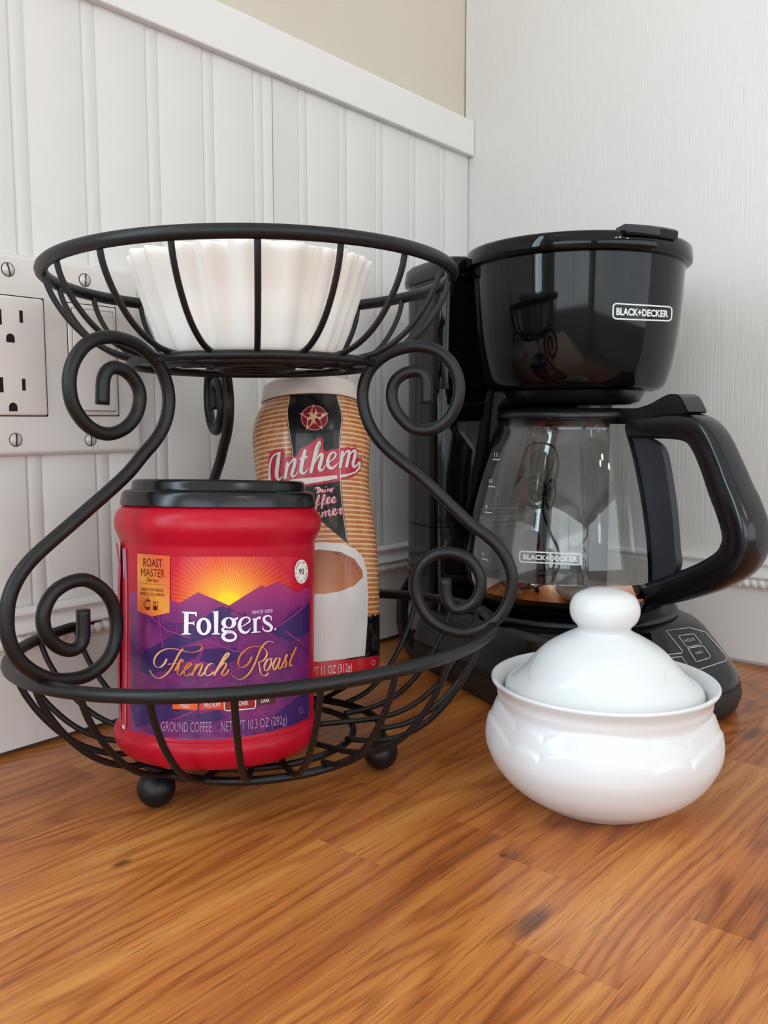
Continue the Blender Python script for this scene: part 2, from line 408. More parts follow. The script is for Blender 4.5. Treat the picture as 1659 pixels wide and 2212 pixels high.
def decal(name, shapes, surf, off, parent, step=14.0, material=None, far=False, label=None):
    """shapes: list of (list of polys px, colour|fn)."""
    V = []; Fc = []; C_ = []
    for polys, colr in shapes:
        bm = bmesh.new()
        for p in polys:
            if len(p) < 3: continue
            try: bm.faces.new([bm.verts.new((x, y, 0)) for x, y in p])
            except ValueError: pass
        if not bm.faces: bm.free(); continue
        bmesh.ops.triangulate(bm, faces=bm.faces[:])
        xs = [v.co.x for v in bm.verts]; ys = [v.co.y for v in bm.verts]
        for ax, lo_, hi_ in ((0, min(xs), max(xs)), (1, min(ys), max(ys))):
            k = math.floor(lo_ / step) + 1
            while k * step < hi_:
                co = (k * step, 0, 0) if ax == 0 else (0, k * step, 0); no = (1, 0, 0) if ax == 0 else (0, 1, 0)
                bmesh.ops.bisect_plane(bm, geom=bm.verts[:] + bm.edges[:] + bm.faces[:], plane_co=co, plane_no=no, dist=1e-5); k += 1
        bm.verts.index_update(); mp_ = {}
        for v in bm.verts:
            h_ = surf.hit(v.co.x, v.co.y, far)
            if h_ is None: continue
            mp_[v.index] = len(V); V.append(h_[0] + h_[1] * off)
            c = colr(v.co.x, v.co.y) if callable(colr) else colr
            C_.append(lin(c))
        for f in bm.faces:
            if all(v.index in mp_ for v in f.verts): Fc.append([mp_[v.index] for v in f.verts])
        bm.free()
    o = mesh(name, V, Fc, material or M['print'], parent, smooth=False, cols=C_)
    if label: o['label'] = label
    return o

# ================================================================== THE ROOM
XB, YF, ZF, ZC = -3.3, -3.4, -0.91, 1.55
def struct(name, vf, m, parent=None, **k):
    o = mesh(name, vf[0], vf[1], m, parent, smooth=k.get('smooth', False))
    if parent is None: tag(o, kind='structure')
    return o
wall_left = struct('wall_left', box(XB, 0.05, 0.006, 0.08, ZF, ZC), M['beige'])
wall_right = struct('wall_right', box(0.0, 0.06, -0.72, 0.005, ZF, ZC, 0.001), M['panel'])
struct('wall_front', box(XB, 1.3, YF - 0.08, YF, ZF, ZC), M['room'])
struct('wall_back', box(XB - 0.08, XB, YF, 0.08, ZF, ZC), M['room'])
struct('wall_far', box(1.3, 1.38, YF, 0.0, ZF, ZC), M['room'])
struct('floor', box(XB, 1.3, YF, 0.08, ZF - 0.05, ZF), M['floor'])
struct('ceiling', box(XB, 1.3, YF, 0.08, ZC, ZC + 0.05), M['ceil'])

# beadboard planks: one shared section, children of the wall
BW = 0.0455; BX0 = -0.0415; PZ0, PZ1 = 0.058, 0.4455
def plank_section(x0, x1):
    s = []
    if x0 < -0.0059: pass
    bead = [(-0.0064, 0.0), (-0.0054, 0.0008), (-0.0045, 0.0011), (-0.0036, 0.0006), (-0.0022, 0.0003), (0.0, 0.0001), (0.0022, 0.0003), (0.0036, 0.0006), (0.0045, 0.0011), (0.0054, 0.0008), (0.0064, 0.0)]
    pts = [p for p in bead if x0 - 1e-9 <= p[0] <= x1 + 1e-9]
    if not pts or pts[0][0] > x0 + 1e-6: pts.insert(0, (x0, 0.0))
    if pts[-1][0] < x1 - 1e-6: pts.append((x1, 0.0))
    return pts
def plank_mesh(x0, x1):
    pts = plank_section(x0, x1); n = len(pts)
    vs = [Vector((x, y, PZ0)) for x, y in pts] + [Vector((x, y, PZ1)) for x, y in pts]
    vs += [Vector((x0, 0.006, PZ0)), Vector((x1, 0.006, PZ0)), Vector((x0, 0.006, PZ1)), Vector((x1, 0.006, PZ1))]
    fs = [[i, i + 1, n + i + 1, n + i] for i in range(n - 1)]
    a = 2 * n
    fs += [[a, 0, n, a + 2], [n - 1, a + 1, a + 3, 2 * n - 1], [a + 1, a, a + 2, a + 3]]
    return vs, fs
first = None
for k in range(0, 17):
    c = BX0 - BW * k
    if k == 5:                                   # joint between two sheets falls on this one
        for x0, x1 in ((-0.0065, 0.0128), (0.0136, BW - 0.0065)):
            v, f = plank_mesh(x0, x1); o = mesh('beadboard_plank', [p + Vector((c, 0, 0)) for p in v], f, M['paint'], wall_left, at=(c, 0, 0), auto=40)
        continue
    if k == 0:
        v, f = plank_mesh(-0.0065, 0.0400); mesh('beadboard_plank', [p + Vector((c, 0, 0)) for p in v], f, M['paint'], wall_left, at=(c, 0, 0), auto=40); continue
    if first is None:
        v, f = plank_mesh(-0.0065, BW - 0.0065); first = mesh('beadboard_plank', [p + Vector((c, 0, 0)) for p in v], f, M['paint'], wall_left, at=(c, 0, 0), auto=40)
    else: dup(first, loc=(c, 0, 0))

tag(mesh('trim_1', *box(-0.826, -0.0004, -0.0065, 0.0055, 0.4445, 0.4765, 0.0012), M['trim'], smooth=False), kind='structure')

# baseboards with a moulded cap and a twisted rope bead
def rope(p0, p1, r=0.0042, pitch=0.0062, out=(0, -1, 0)):
    p0 = Vector(p0); p1 = Vector(p1); Ld = (p1 - p0).length; d = (p1 - p0).normalized(); o = Vector(out); up = Vector((0, 0, 1))
    n = int(Ld / pitch * 6); m = 10; vs = []; fs = []
    for i in range(n + 1):
        s = Ld * i / n
        for k in range(m):
            a = 2 * pi * k / m
            rr = r * (1 - 0.30 * max(0.0, cos(2 * pi * s / pitch + a)) ** 6)
            vs.append(p0 + d * s + o * (rr * cos(a)) + up * (rr * sin(a)))
    for i in range(n):
        for k in range(m): fs.append([i * m + k, i * m + (k + 1) % m, (i + 1) * m + (k + 1) % m, (i + 1) * m + k])
    return vs, fs
prof = [(0.0, 0.0035), (0.0055, 0.0035), (0.0055, 0.0605), (0.0065, 0.0612), (0.0075, 0.0700), (0.0100, 0.0712), (0.0104, 0.0722), (0.0096, 0.0742), (0.0078, 0.0765), (0.0070, 0.0785), (0.0072, 0.0800), (0.0082, 0.0812), (0.0088, 0.0826), (0.0082, 0.0842), (0.0065, 0.0851), (0.0, 0.0855)]
def board(p0, p1, out, e0=None, e1=None):
    p0, p1, o = Vector(p0), Vector(p1), Vector(out); m = len(prof)
    vs = [p0 + o * a_ + Vector((0, 0, z_)) for a_, z_ in prof] + [p1 + o * a_ + Vector((0, 0, z_)) for a_, z_ in prof]
    return vs, [[i, i + 1, m + i + 1, m + i] for i in range(m - 1)] + [list(range(m))[::-1], [m + i for i in range(m)]]
bb = mesh('baseboard_left', *board((-1.6, -0.0005, 0), (-0.001, -0.0005, 0), (0, -1, 0)), M['trim'], auto=35); tag(bb, kind='structure')
mesh('rope_bead', *rope((-1.6, -0.0066, 0.0665), (-0.004, -0.0066, 0.0665)), M['trim'], bb)
bb = mesh('baseboard_right', *board((-0.0, -0.0012, 0), (-0.0, -0.72, 0), (-1, 0, 0)), M['trim'], auto=35); tag(bb, kind='structure')
mesh('rope_bead', *rope((-0.0066, -0.004, 0.0665), (-0.0066, -0.72, 0.0665), out=(-1, 0, 0)), M['trim'], bb)

# window above the wainscot beside the camera, and two glowing panels added as fill
def window(name, x0, x1, y0, y1, z0, z1, pane_mat, axis):
    v = []
    if axis == 'y':   # frame lies in a wall of constant y, facing -y
        fr_ = [box(x0 - 0.05, x0, y0 - 0.018, y0, z0 - 0.05, z1 + 0.05), box(x1, x1 + 0.05, y0 - 0.018, y0, z0 - 0.05, z1 + 0.05), box(x0, x1, y0 - 0.018, y0, z0 - 0.05, z0), box(x0, x1, y0 - 0.018, y0, z1, z1 + 0.05), box((x0 + x1) / 2 - 0.012, (x0 + x1) / 2 + 0.012, y0 - 0.014, y0, z0, z1)]
        pn = box(x0, x1, y0 - 0.006, y0 - 0.002, z0, z1) if y0 > -1 else box(x0, x1, y0 + 0.002, y0 + 0.006, z0, z1)
    else:
        fr_ = [box(x0, x0 + 0.018, y0 - 0.05, y0, z0 - 0.05, z1 + 0.05), box(x0, x0 + 0.018, y1, y1 + 0.05, z0 - 0.05, z1 + 0.05), box(x0, x0 + 0.018, y0, y1, z0 - 0.05, z0), box(x0, x0 + 0.018, y0, y1, z1, z1 + 0.05), box(x0, x0 + 0.014, (y0 + y1) / 2 - 0.012, (y0 + y1) / 2 + 0.012, z0, z1)]
        pn = box(x0 + 0.002, x0 + 0.006, y0, y1, z0, z1)
    f = mesh(name, *join(*fr_), M['trim'], smooth=False); tag(f, kind='structure')
    mesh('emissive_pane', *pn, pane_mat, f, smooth=False)
window('window_1', -1.50, -0.88, 0.005, 0, 0.20, 1.25, M['sky1'], 'y')
window('fill_panel_2', -3.1, 1.1, YF + 0.02, 0, 0.02, 1.30, M['fill2'], 'y')  # unseen glowing panel, added for front fill from behind the camera
window('fill_panel_3', XB + 0.001, 0, -2.9, -0.5, 0.10, 1.30, M['fill3'], 'x')  # unseen glowing panel, added to brighten the right-hand wall

# ---- counter of glued staves
ct = thing('countertop', (-0.7, -0.32, -0.04), 'oiled brown butcher-block countertop of glued wooden staves', 'countertop')
rows = [0.0, -0.036, -0.072, -0.108, -0.144, -0.180, -0.2155, -0.2534, -0.287, -0.323, -0.3705, -0.4035, -0.4395, -0.4755, -0.5115, -0.5475, -0.5835, -0.6195, -0.655]
known = {5: -0.375, 6: -0.4365, 7: -0.380, 9: -0.4495, 10: -0.391, 1: -0.462}
for i in range(len(rows) - 1):
    y1, y0 = rows[i], rows[i + 1]
    j = known.get(i, -0.25 - random.random() * 0.3); cuts = [j]
    x = j
    while x > -1.65: x -= random.uniform(0.22, 0.42); cuts.append(x)
    x = j
    while x < -0.2: x += random.uniform(0.22, 0.36); cuts.append(min(x, 0))
    cuts = sorted(set([c for c in cuts if -1.7 < c < -0.03] + [-1.7, 0.0]))
    for a_, b_ in zip(cuts[:-1], cuts[1:]):
        dz = random.uniform(-0.00003, 0)
        v, f = box(a_ + 0.00007, b_ - 0.00007, y0 + 0.00004, y1 - 0.00004, -0.04, dz)
        mesh('stave', v, f, M['wood'], ct, smooth=False, at=((a_ + b_) / 2, (y0 + y1) / 2, -0.02))
mesh('core_board', *box(-1.7, 0.0, -0.654, 0.0, -0.046, -0.041), M['dark_gap'], ct, smooth=False)
# base cabinets that carry the counter
bc = thing('base_cabinet', (-0.85, -0.3, ZF), 'white base cabinet under the wooden countertop', 'cabinet')
mesh('body', *box(-1.7, -0.002, -0.60, -0.002, ZF, -0.046), M['trim'], bc, smooth=False)
for k in range(3): mesh('door', *box(-1.68 + 0.56 * k, -1.68 + 0.56 * k + 0.54, -0.62, -0.60, ZF + 0.1, -0.07, 0.004), M['trim'], bc, smooth=False)

# ================================================================== TWO-TIER WIRE STAND
RC = Vector((-0.396, -0.132, 0))
ws = thing('wire_basket_stand', (RC.x, RC.y, 0), 'black metal two-tier wire basket stand with scrolled legs and ball feet', 'basket stand')
WT = M['wire']
LT = (0.005, -0.067); UT = (-0.009, -0.031)
def tz(dx, dy, T, fr): return (T[0] * dx + T[1] * dy) * fr
LR, LZ, UR, UZ = 0.1285, 0.0783, 0.1055, 0.2693
mesh('lower_rim', *tube(ringpath(RC, LZ, LR, 120, *LT), 0.0032, 12, closed=True), WT, ws)
mesh('upper_rim', *tube(ringpath(RC, UZ, UR, 120, *UT), 0.0033, 12, closed=True), WT, ws)
for r_, z_, w_ in ((0.068, 0.0198, 0.0022), (0.052, 0.0198, 0.0018), (0.030, 0.0198, 0.0018)):
    mesh('lower_base_ring', *tube(ringpath(RC, z_, r_, 72, LT[0] * 0.5, LT[1] * 0.5), w_, 10, closed=True), WT, ws)
for r_, z_, w_ in ((0.0645, 0.2240, 0.0023), (0.048, 0.2226, 0.0019), (0.020, 0.2226, 0.0019)):
    mesh('upper_base_ring', *tube(ringpath(RC, z_, r_, 72, UT[0], UT[1] * 0.5), w_, 10, closed=True), WT, ws)
lprof = [(0.052, 0.0222), (0.068, 0.0226), (0.083, 0.0256), (0.0985, 0.0345), (0.1120, 0.0490), (0.1215, 0.0645), (0.1268, 0.0790)]
uprof = [(0.020, 0.2262), (0.048, 0.2262), (0.0645, 0.2272), (0.0760, 0.2310), (0.0870, 0.2385), (0.0960, 0.2490), (0.1020, 0.2600), (0.1045, 0.2700)]
low_prof = [(0.052, 0.0222), (0.068, 0.0220), (0.083, 0.0226), (0.0985, 0.0245), (0.1150, 0.0360), (0.1245, 0.0580), (0.1275, 0.0790)]
def spoke(ang, pr, T, R_, w_):
    p = []
    for q in catmull([(r, z, 0) for r, z in pr], 4):
        dx, dy = q.x * cos(ang), q.x * sin(ang); fr = max(0.0, (q.x - 0.06) / (R_ - 0.06)) if R_ < 0.11 else (0.5 if q.x < 0.06 else 0.5 + 0.5 * (q.x - 0.06) / (R_ - 0.06))
        p.append(Vector((RC.x + dx, RC.y + dy, q.y + tz(dx, dy, T, fr))))
    return tube(p, w_, 8)
for k in range(22): mesh('lower_spoke', *spoke(rad(-136.9 + 360 / 22 * k), low_prof if k in (9, 10) else ([(0.030, 0.0222)] + lprof) if k % 3 == 0 else (lprof if k % 3 == 1 else [(0.0655, 0.0225)] + lprof[1:]), LT, LR, 0.0016), WT, ws)
for k in range(18): mesh('upper_spoke', *spoke(rad(-131.0 + 20 * k), uprof, UT, UR, 0.0015), WT, ws)

# scroll legs: each bent from one rod lying in a vertical plane through the stand's axis
cA = cr_(0, 420, 2.9625); cB = cr_(0, 980, 2.765); cC = cr_(500, 420, 2.9625); cD = cr_(560, 1150, 2.911)
legL = cA([(655, 1345), (657, 1260), (662, 1180), (685, 1130), (730, 1107), (800, 1130), (860, 1190), (893, 1270), (890, 1350), (860, 1430), (800, 1495), (720, 1530), (640, 1525), (560, 1480), (500, 1410), (460, 1330), (443, 1230), (450, 1130), (485, 1040), (545, 965), (620, 925), (710, 912), (800, 930), (880, 965), (960, 1030), (1020, 1100), (1060, 1190), (1080, 1290), (1075, 1390), (1045, 1490), (990, 1580), (920, 1660)]) \
     + cB([(770, 110), (660, 215), (540, 320), (420, 425), (310, 520), (210, 610), (140, 690), (85, 780), (50, 880), (40, 980), (45, 1080), (75, 1170), (130, 1250), (210, 1310), (300, 1345), (390, 1350), (490, 1335), (570, 1295), (640, 1230), (680, 1150), (697, 1060), (690, 960), (660, 870), (600, 800), (530, 760), (470, 755), (400, 775), (330, 820), (285, 880), (260, 950), (258, 1020), (280, 1085), (330, 1140), (390, 1170), (440, 1170), (480, 1140), (497, 1090), (497, 1010), (496, 932)])
legR = cC([(1250, 1340), (1250, 1265), (1247, 1195), (1225, 1145), (1170, 1130), (1100, 1150), (1045, 1200), (1025, 1280), (1040, 1360), (1085, 1430), (1150, 1490), (1230, 1510), (1320, 1490), (1400, 1420), (1450, 1310), (1455, 1200), (1420, 1100), (1360, 1030), (1280, 985), (1190, 970), (1090, 985), (1000, 1020), (920, 1080), (870, 1150), (843, 1240), (840, 1320), (855, 1400), (890, 1490), (950, 1580), (1030, 1660), (1130, 1740), (1240, 1830)]) \
     + cD([(1320, -60), (1410, 5), (1500, 85), (1560, 175), (1590, 270), (1585, 370), (1550, 470), (1490, 550), (1400, 605), (1300, 630), (1200, 615), (1100, 565), (1030, 490), (990, 400), (985, 310), (1010, 230), (1060, 170), (1130, 132), (1210, 127), (1290, 150), (1350, 200), (1390, 280), (1390, 360), (1360, 430), (1310, 470), (1250, 485), (1205, 465), (1180, 420), (1172, 370), (1170, 290)])
def leg_profile(px, ang):
    d = Vector((cos(ang), sin(ang), 0)); n = Vector((-sin(ang), cos(ang), 0)); out = []
    for x, y in px:
        p = on_plane(x, y, RC, n); out.append(((p - RC).dot(d), p.z))
    return out
def leg(prf, ang, name):
    d = Vector((cos(ang), sin(ang), 0))
    pts = catmull([RC + d * a_ + Vector((0, 0, z_)) for a_, z_ in prf], 3)
    return mesh(name, *tube(pts, 0.0032, 12, up=(-sin(ang), cos(ang), 0)), WT, ws)
pL = leg_profile(legL, rad(180)); pR = leg_profile(legR, rad(-60))
leg(pL, rad(180), 'scroll_leg'); leg(pR, rad(-60), 'scroll_leg'); leg(pL, rad(64), 'scroll_leg')
for a_ in (176, -51, 62):
    c = (RC.x + 0.0672 * cos(rad(a_)), RC.y + 0.0672 * sin(rad(a_)))
    pb = [(0.0097 * sin(pi * k / 16), 0.0097 - 0.0097 * cos(pi * k / 16)) for k in range(15)] + [(0.0036, 0.0188), (0.0034, 0.0200)]
    mesh('ball_foot', *lathe(pb, c, 28), WT, ws)

# ================================================================== COFFEE CAN
CC = Vector((-0.4324, -0.1392, 0.0268))
can = thing('coffee_can', CC, 'red plastic ground coffee canister with black lid in the lower wire basket', 'coffee can')
cz = CC.z
body_prof = smooth_prof([(0.0, cz + 0.0008), (0.036, cz + 0.0006), (0.0430, cz - 0.0002), (0.0482, cz + 0.0016), (0.0514, cz + 0.0062), (0.0523, cz + 0.0104), (0.0514, cz + 0.0136), (0.0500, cz + 0.0150)], 5) \
    + [(0.0497, cz + 0.0166), (0.0495, cz + 0.060), (0.0494, cz + 0.1050)] \
    + smooth_prof([(0.0496, cz + 0.1064), (0.0508, cz + 0.1092), (0.0522, cz + 0.1126), (0.0526, cz + 0.1160), (0.0518, cz + 0.1200), (0.0492, cz + 0.1234), (0.0470, cz + 0.1252), (0.0462, cz + 0.1268), (0.0460, cz + 0.1290)], 5)
canL = leaning(CC, 4.3, 1.6)
bv, bf = lathe(body_prof, CC, 160); bv = [canL @ v for v in bv]
can_body = mesh('can_body', bv, bf, M['red'], can, auto=60)
canS = Surf(bv, bf)
lid_prof = [(0.0, cz + 0.1352), (0.0395, cz + 0.1352), (0.0403, cz + 0.1360), (0.0409, cz + 0.1370), (0.0420, cz + 0.1374), (0.0436, cz + 0.1368), (0.0441, cz + 0.1356), (0.0444, cz + 0.1330), (0.0448, cz + 0.1323), (0.0476, cz + 0.1318), (0.0487, cz + 0.1308), (0.0492, cz + 0.1292), (0.0498, cz + 0.1252), (0.0498, cz + 0.1244), (0.0488, cz + 0.1241), (0.0468, cz + 0.1254)]
lv_, lf_ = lathe(lid_prof[::-1], CC, 128)
mesh('can_lid', [canL @ v for v in lv_], lf_, M['lidplastic'], can, auto=50)
tocam = math.atan2(CAM.y - CC.y, CAM.x - CC.x)
# overlapping clear-red sleeve edge that lifts at the side
sl_ = []
for k in range(9):
    z_ = cz + 0.018 + 0.087 * k / 8; bul = 0.0012 * sin(pi * k / 8) + (0.0018 if k == 8 else 0)
    sl_.append((0.0498 + bul, z_))
sv_, sf_ = lathe(sl_, CC, 10, a0=tocam - rad(92), a1=tocam - rad(72)); mesh('sleeve_flap', [canL @ v for v in sv_], sf_, M['red'], can)

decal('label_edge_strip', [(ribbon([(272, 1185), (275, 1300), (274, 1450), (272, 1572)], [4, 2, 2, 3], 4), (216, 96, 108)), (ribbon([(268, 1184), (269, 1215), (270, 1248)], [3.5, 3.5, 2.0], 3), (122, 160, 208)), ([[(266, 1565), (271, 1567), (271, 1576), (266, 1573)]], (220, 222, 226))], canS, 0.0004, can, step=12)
cK = cr_(280, 1170, 3.95)
mount = cK([(5, 440), (75, 415), (200, 445), (350, 490), (420, 527), (590, 432), (850, 545), (1120, 372), (1165, 390), (1255, 340), (1430, 430), (1490, 398), (1537, 412)])
purple = mount + cK([(1537, 900), (1530, 1300), (1525, 1500), (1400, 1565), (1200, 1620), (1000, 1660), (700, 1690), (450, 1685), (200, 1655), (5, 1612), (3, 1200), (4, 800)])
lab = decal('front_label', [([purple], (90, 40, 100))], canS, 0.00012, can, step=9, material=M['purple'], label='glossy purple printed label with a sunrise over mountains')
sunc = cK([(845, 535)])[0]
def skycol(x, y):
    d = math.hypot(x - sunc[0], (y - sunc[1]) * 1.05); k = min(1.0, d / 140.0); s_ = min(1.0, max(0.0, (abs(x - sunc[0]) - 100) / 55.0)); k = max(k, 0.35 * k + 0.65 * s_)
    a_, b_, c_ = (246, 178, 36), (226, 104, 36), (192, 22, 46)
    if k < 0.55: q = k / 0.55; return tuple(a_[i] + (b_[i] - a_[i]) * q for i in range(3))
    q = (k - 0.55) / 0.45; return tuple(b_[i] + (c_[i] - b_[i]) * q for i in range(3))
def raycol(x, y):
    c_ = skycol(x, y); return tuple(min(255, c_[i] + (26, 84, 22)[i] * max(0.25, 1 - math.hypot(x - sunc[0], y - sunc[1]) / 120)) for i in range(3))
sky = cK([(352, 128), (1440, 128), (1480, 405), (1430, 425), (1255, 335), (1165, 385), (1120, 367), (850, 545), (590, 427), (420, 527), (352, 495)])
decal('sunrise_sky', [([sky], skycol)], canS, 0.00022, lab, step=6)
rays = []
rk = 0
for k in range(45):
    a0_ = pi + (k - 2) * pi / 41; wv = 0.021
    r0_, r1_ = 25.0, 140.0
    pts = [(sunc[0] + r_ * cos(a_), sunc[1] + r_ * sin(a_)) for r_, a_ in ((r0_, a0_ - wv), (r1_, a0_ - wv), (r1_, a0_ + wv), (r0_, a0_ + wv))]
    # clip each ray to the sky band
    ytop = cK([(0, 132)])[0][1]; xl, xr = cK([(356, 0), (1420, 0)])[0][0], cK([(0, 0), (1420, 0)])[1][0]
    def clip(c0, a_):
        r_ = r1_
        if sin(a_) < 0: r_ = min(r_, (ytop - c0[1]) / sin(a_))
        if cos(a_) > 0.01: r_ = min(r_, (xr - c0[0]) / cos(a_))
        if cos(a_) < -0.01: r_ = min(r_, (xl - c0[0]) / cos(a_))
        return (c0[0] + r_ * cos(a_), c0[1] + r_ * sin(a_))
    pts = [pts[0], clip(sunc, a0_ - wv), clip(sunc, a0_ + wv), pts[3]]
    if sin(a0_) > 0.0: continue
    rays.append(([pts], raycol))
decal('sun_rays', rays, canS, 0.00028, lab, step=7)
decal('sun_disc', [([cK([(846, 544), (746, 500)] + [(845 + 109 * cos(rad(a_)), 537 + 109 * sin(rad(a_))) for a_ in range(200, 334, 6)] + [(937, 489)])], (240, 208, 20))], canS, 0.00034, lab, step=8)
def mcol(x, y):
    k = min(1, max(0, (y - 1262) / 70)); return (164 - 48 * k, 44 - 4 * k, 106 + 2 * k)
upm = mount + cK([(1537, 470), (1400, 560), (1300, 640), (1180, 720), (900, 560), (780, 555), (650, 640), (400, 700), (200, 640), (5, 620)])
decal('mountains', [([upm], mcol)], canS, 0.00040, lab, step=7)
navy = [cK([(760, 560), (800, 553), (860, 600), (880, 680), (700, 800), (420, 900), (110, 1015), (95, 960), (330, 820), (560, 700)]),
        cK([(100, 1010), (470, 900), (640, 880), (560, 990), (330, 1080), (160, 1140), (95, 1100)]),
        cK([(1450, 560), (1532, 520), (1532, 760), (1380, 850), (1250, 800), (1200, 760)]),
        cK([(640, 920), (900, 900), (980, 980), (760, 1060), (600, 1010)]),
        cK([(20, 1400), (200, 1330), (420, 1420), (300, 1530), (60, 1580)]),
        cK([(1240, 1480), (1528, 1250), (1524, 1495), (1400, 1560), (1150, 1620)]),
        cK([(560, 1480), (760, 1440), (820, 1500), (640, 1560)])]
decal('mountain_shadows', [([p], (56, 32, 92)) for p in navy], canS, 0.00046, lab, step=7)
pinks = [ribbon(cK(q), 3.2, 1) for q in ([(640, 830), (880, 930), (1000, 950)], [(620, 1230), (840, 1130), (1000, 1040)], [(100, 560), (330, 760), (520, 820)], [(1230, 740), (1380, 640), (1500, 540)], [(380, 1520), (560, 1440), (640, 1380)], [(1080, 1440), (1250, 1560)], [(250, 600), (290, 900)], [(1320, 760), (1500, 900)])]
decal('label_streaks', [(sum(pinks, []), (140, 46, 112))], canS, 0.00050, lab, step=9)
# corner tag
def tagcol(x, y):
    k = (y - 1195) / 135.0; d = abs((x - 333) * 0.5 - (y - 1262) * 0.35 + 6) / 30.0
    return (214 + 10 * max(0, 1 - d), 92 + 58 * max(0, 1 - d), 52 + 12 * max(0, 1 - d))
tg = cK([(75, 100), (352, 122), (346, 605), (200, 636), (75, 592)])
decal('roast_tag', [([tg], tagcol)], canS, 0.00058, lab, step=6)
cT = cr_(290, 1190, 14.75)
def tt(s, bl, br, h, **k): return text_polys(s, cT([bl])[0], cT([br])[0], (h[0] / 14.75, h[1] / 14.75), **k)
tagtxt = tt('ROAST', (320, 490), (915, 525), (275, 275), bold=0.008) + tt('MASTER', (250, 790), (995, 850), (255, 275), bold=0.0) \
    + tt('Series', (415, 970), (800, 1000), (150, 120), shear=0.35, bold=0.006) + tt('TM', (815, 905), (885, 910), (36, 36)) \
    + tt('GREAT FOR FRENCH', (250, 1255), (955, 1305), (95, 95), bold=0.01) + tt('PRESS & COLD BREW', (220, 1390), (985, 1450), (95, 95), bold=0.01)
for k in range(20): tagtxt.append(cT(ellipse(230 + 775 * k / 19, 1022 + 60 * k / 19, 11, 11, 6)))
# french press and glass icons
tagtxt += [cT([(395, 1530), (540, 1560), (550, 1600), (390, 1580)]), cT([(465, 1470), (485, 1470), (485, 1530), (465, 1530)]), cT([(405, 1780), (525, 1780), (520, 1880), (400, 1870)]), cT([(400, 1600), (540, 1620), (540, 1640), (400, 1620)])]
tagtxt += ribbon(cT([(405, 1600), (400, 1870)]), 1.0, 1) + ribbon(cT([(530, 1620), (520, 1880)]), 1.0, 1) + ribbon(cT([(395, 1620), (345, 1630), (345, 1740), (390, 1820)]), 1.2)
tagtxt += ribbon(cT([(630, 1580), (640, 1880), (760, 1890), (775, 1600)]), 1.0, 1) + [cT([(640, 1760), (700, 1720), (765, 1800), (760, 1880), (645, 1880)]), cT([(660, 1620), (720, 1610), (720, 1680), (670, 1680)])]
decal('tag_lettering', [(tagtxt, (92, 18, 20))], canS, 0.00066, lab, step=20)
# round seal
sc_ = cK([(1457, 255)])[0]
decal('cup_seal', [([ellipse(sc_[0], sc_[1], 14.4, 26.0, 40)], (232, 226, 224))], canS, 0.00058, lab, step=8)
seal = text_polys('90', (sc_[0] - 5.4, sc_[1] + 6.5), (sc_[0] + 5.4, sc_[1] + 6.0), 13.5, bold=0.008)
for s_, a_mid, sgn in (('MAKES UP TO', -90, 1), ('6 FL OZ CUPS', 90, -1)):
    n_ = len(s_)
    for i, ch in enumerate(s_):
        if ch == ' ': continue
        a_ = rad(a_mid + sgn * (i - (n_ - 1) / 2) * 14.5); rr = 0.80 if sgn > 0 else 0.80
        ux, uy = (cos(a_), sin(a_)) if sgn > 0 else (-cos(a_), -sin(a_))
        vs_, fs_ = text_mesh(ch)
        rx_, ry_ = -uy, ux
        q_ = [(sc_[0] + 14.4 * (rr * cos(a_) + (x - 0.5) * 0.16 * rx_ + (y - 0.5) * 0.22 * ux), sc_[1] + 26.0 * (rr * sin(a_) + (x - 0.5) * 0.16 * ry_ + (y - 0.5) * 0.22 * uy)) for x, y in vs_]
        seal += [[q_[j] for j in f] for f in fs_]
decal('seal_lettering', [(seal, (30, 26, 34))], canS, 0.00066, lab, step=20)
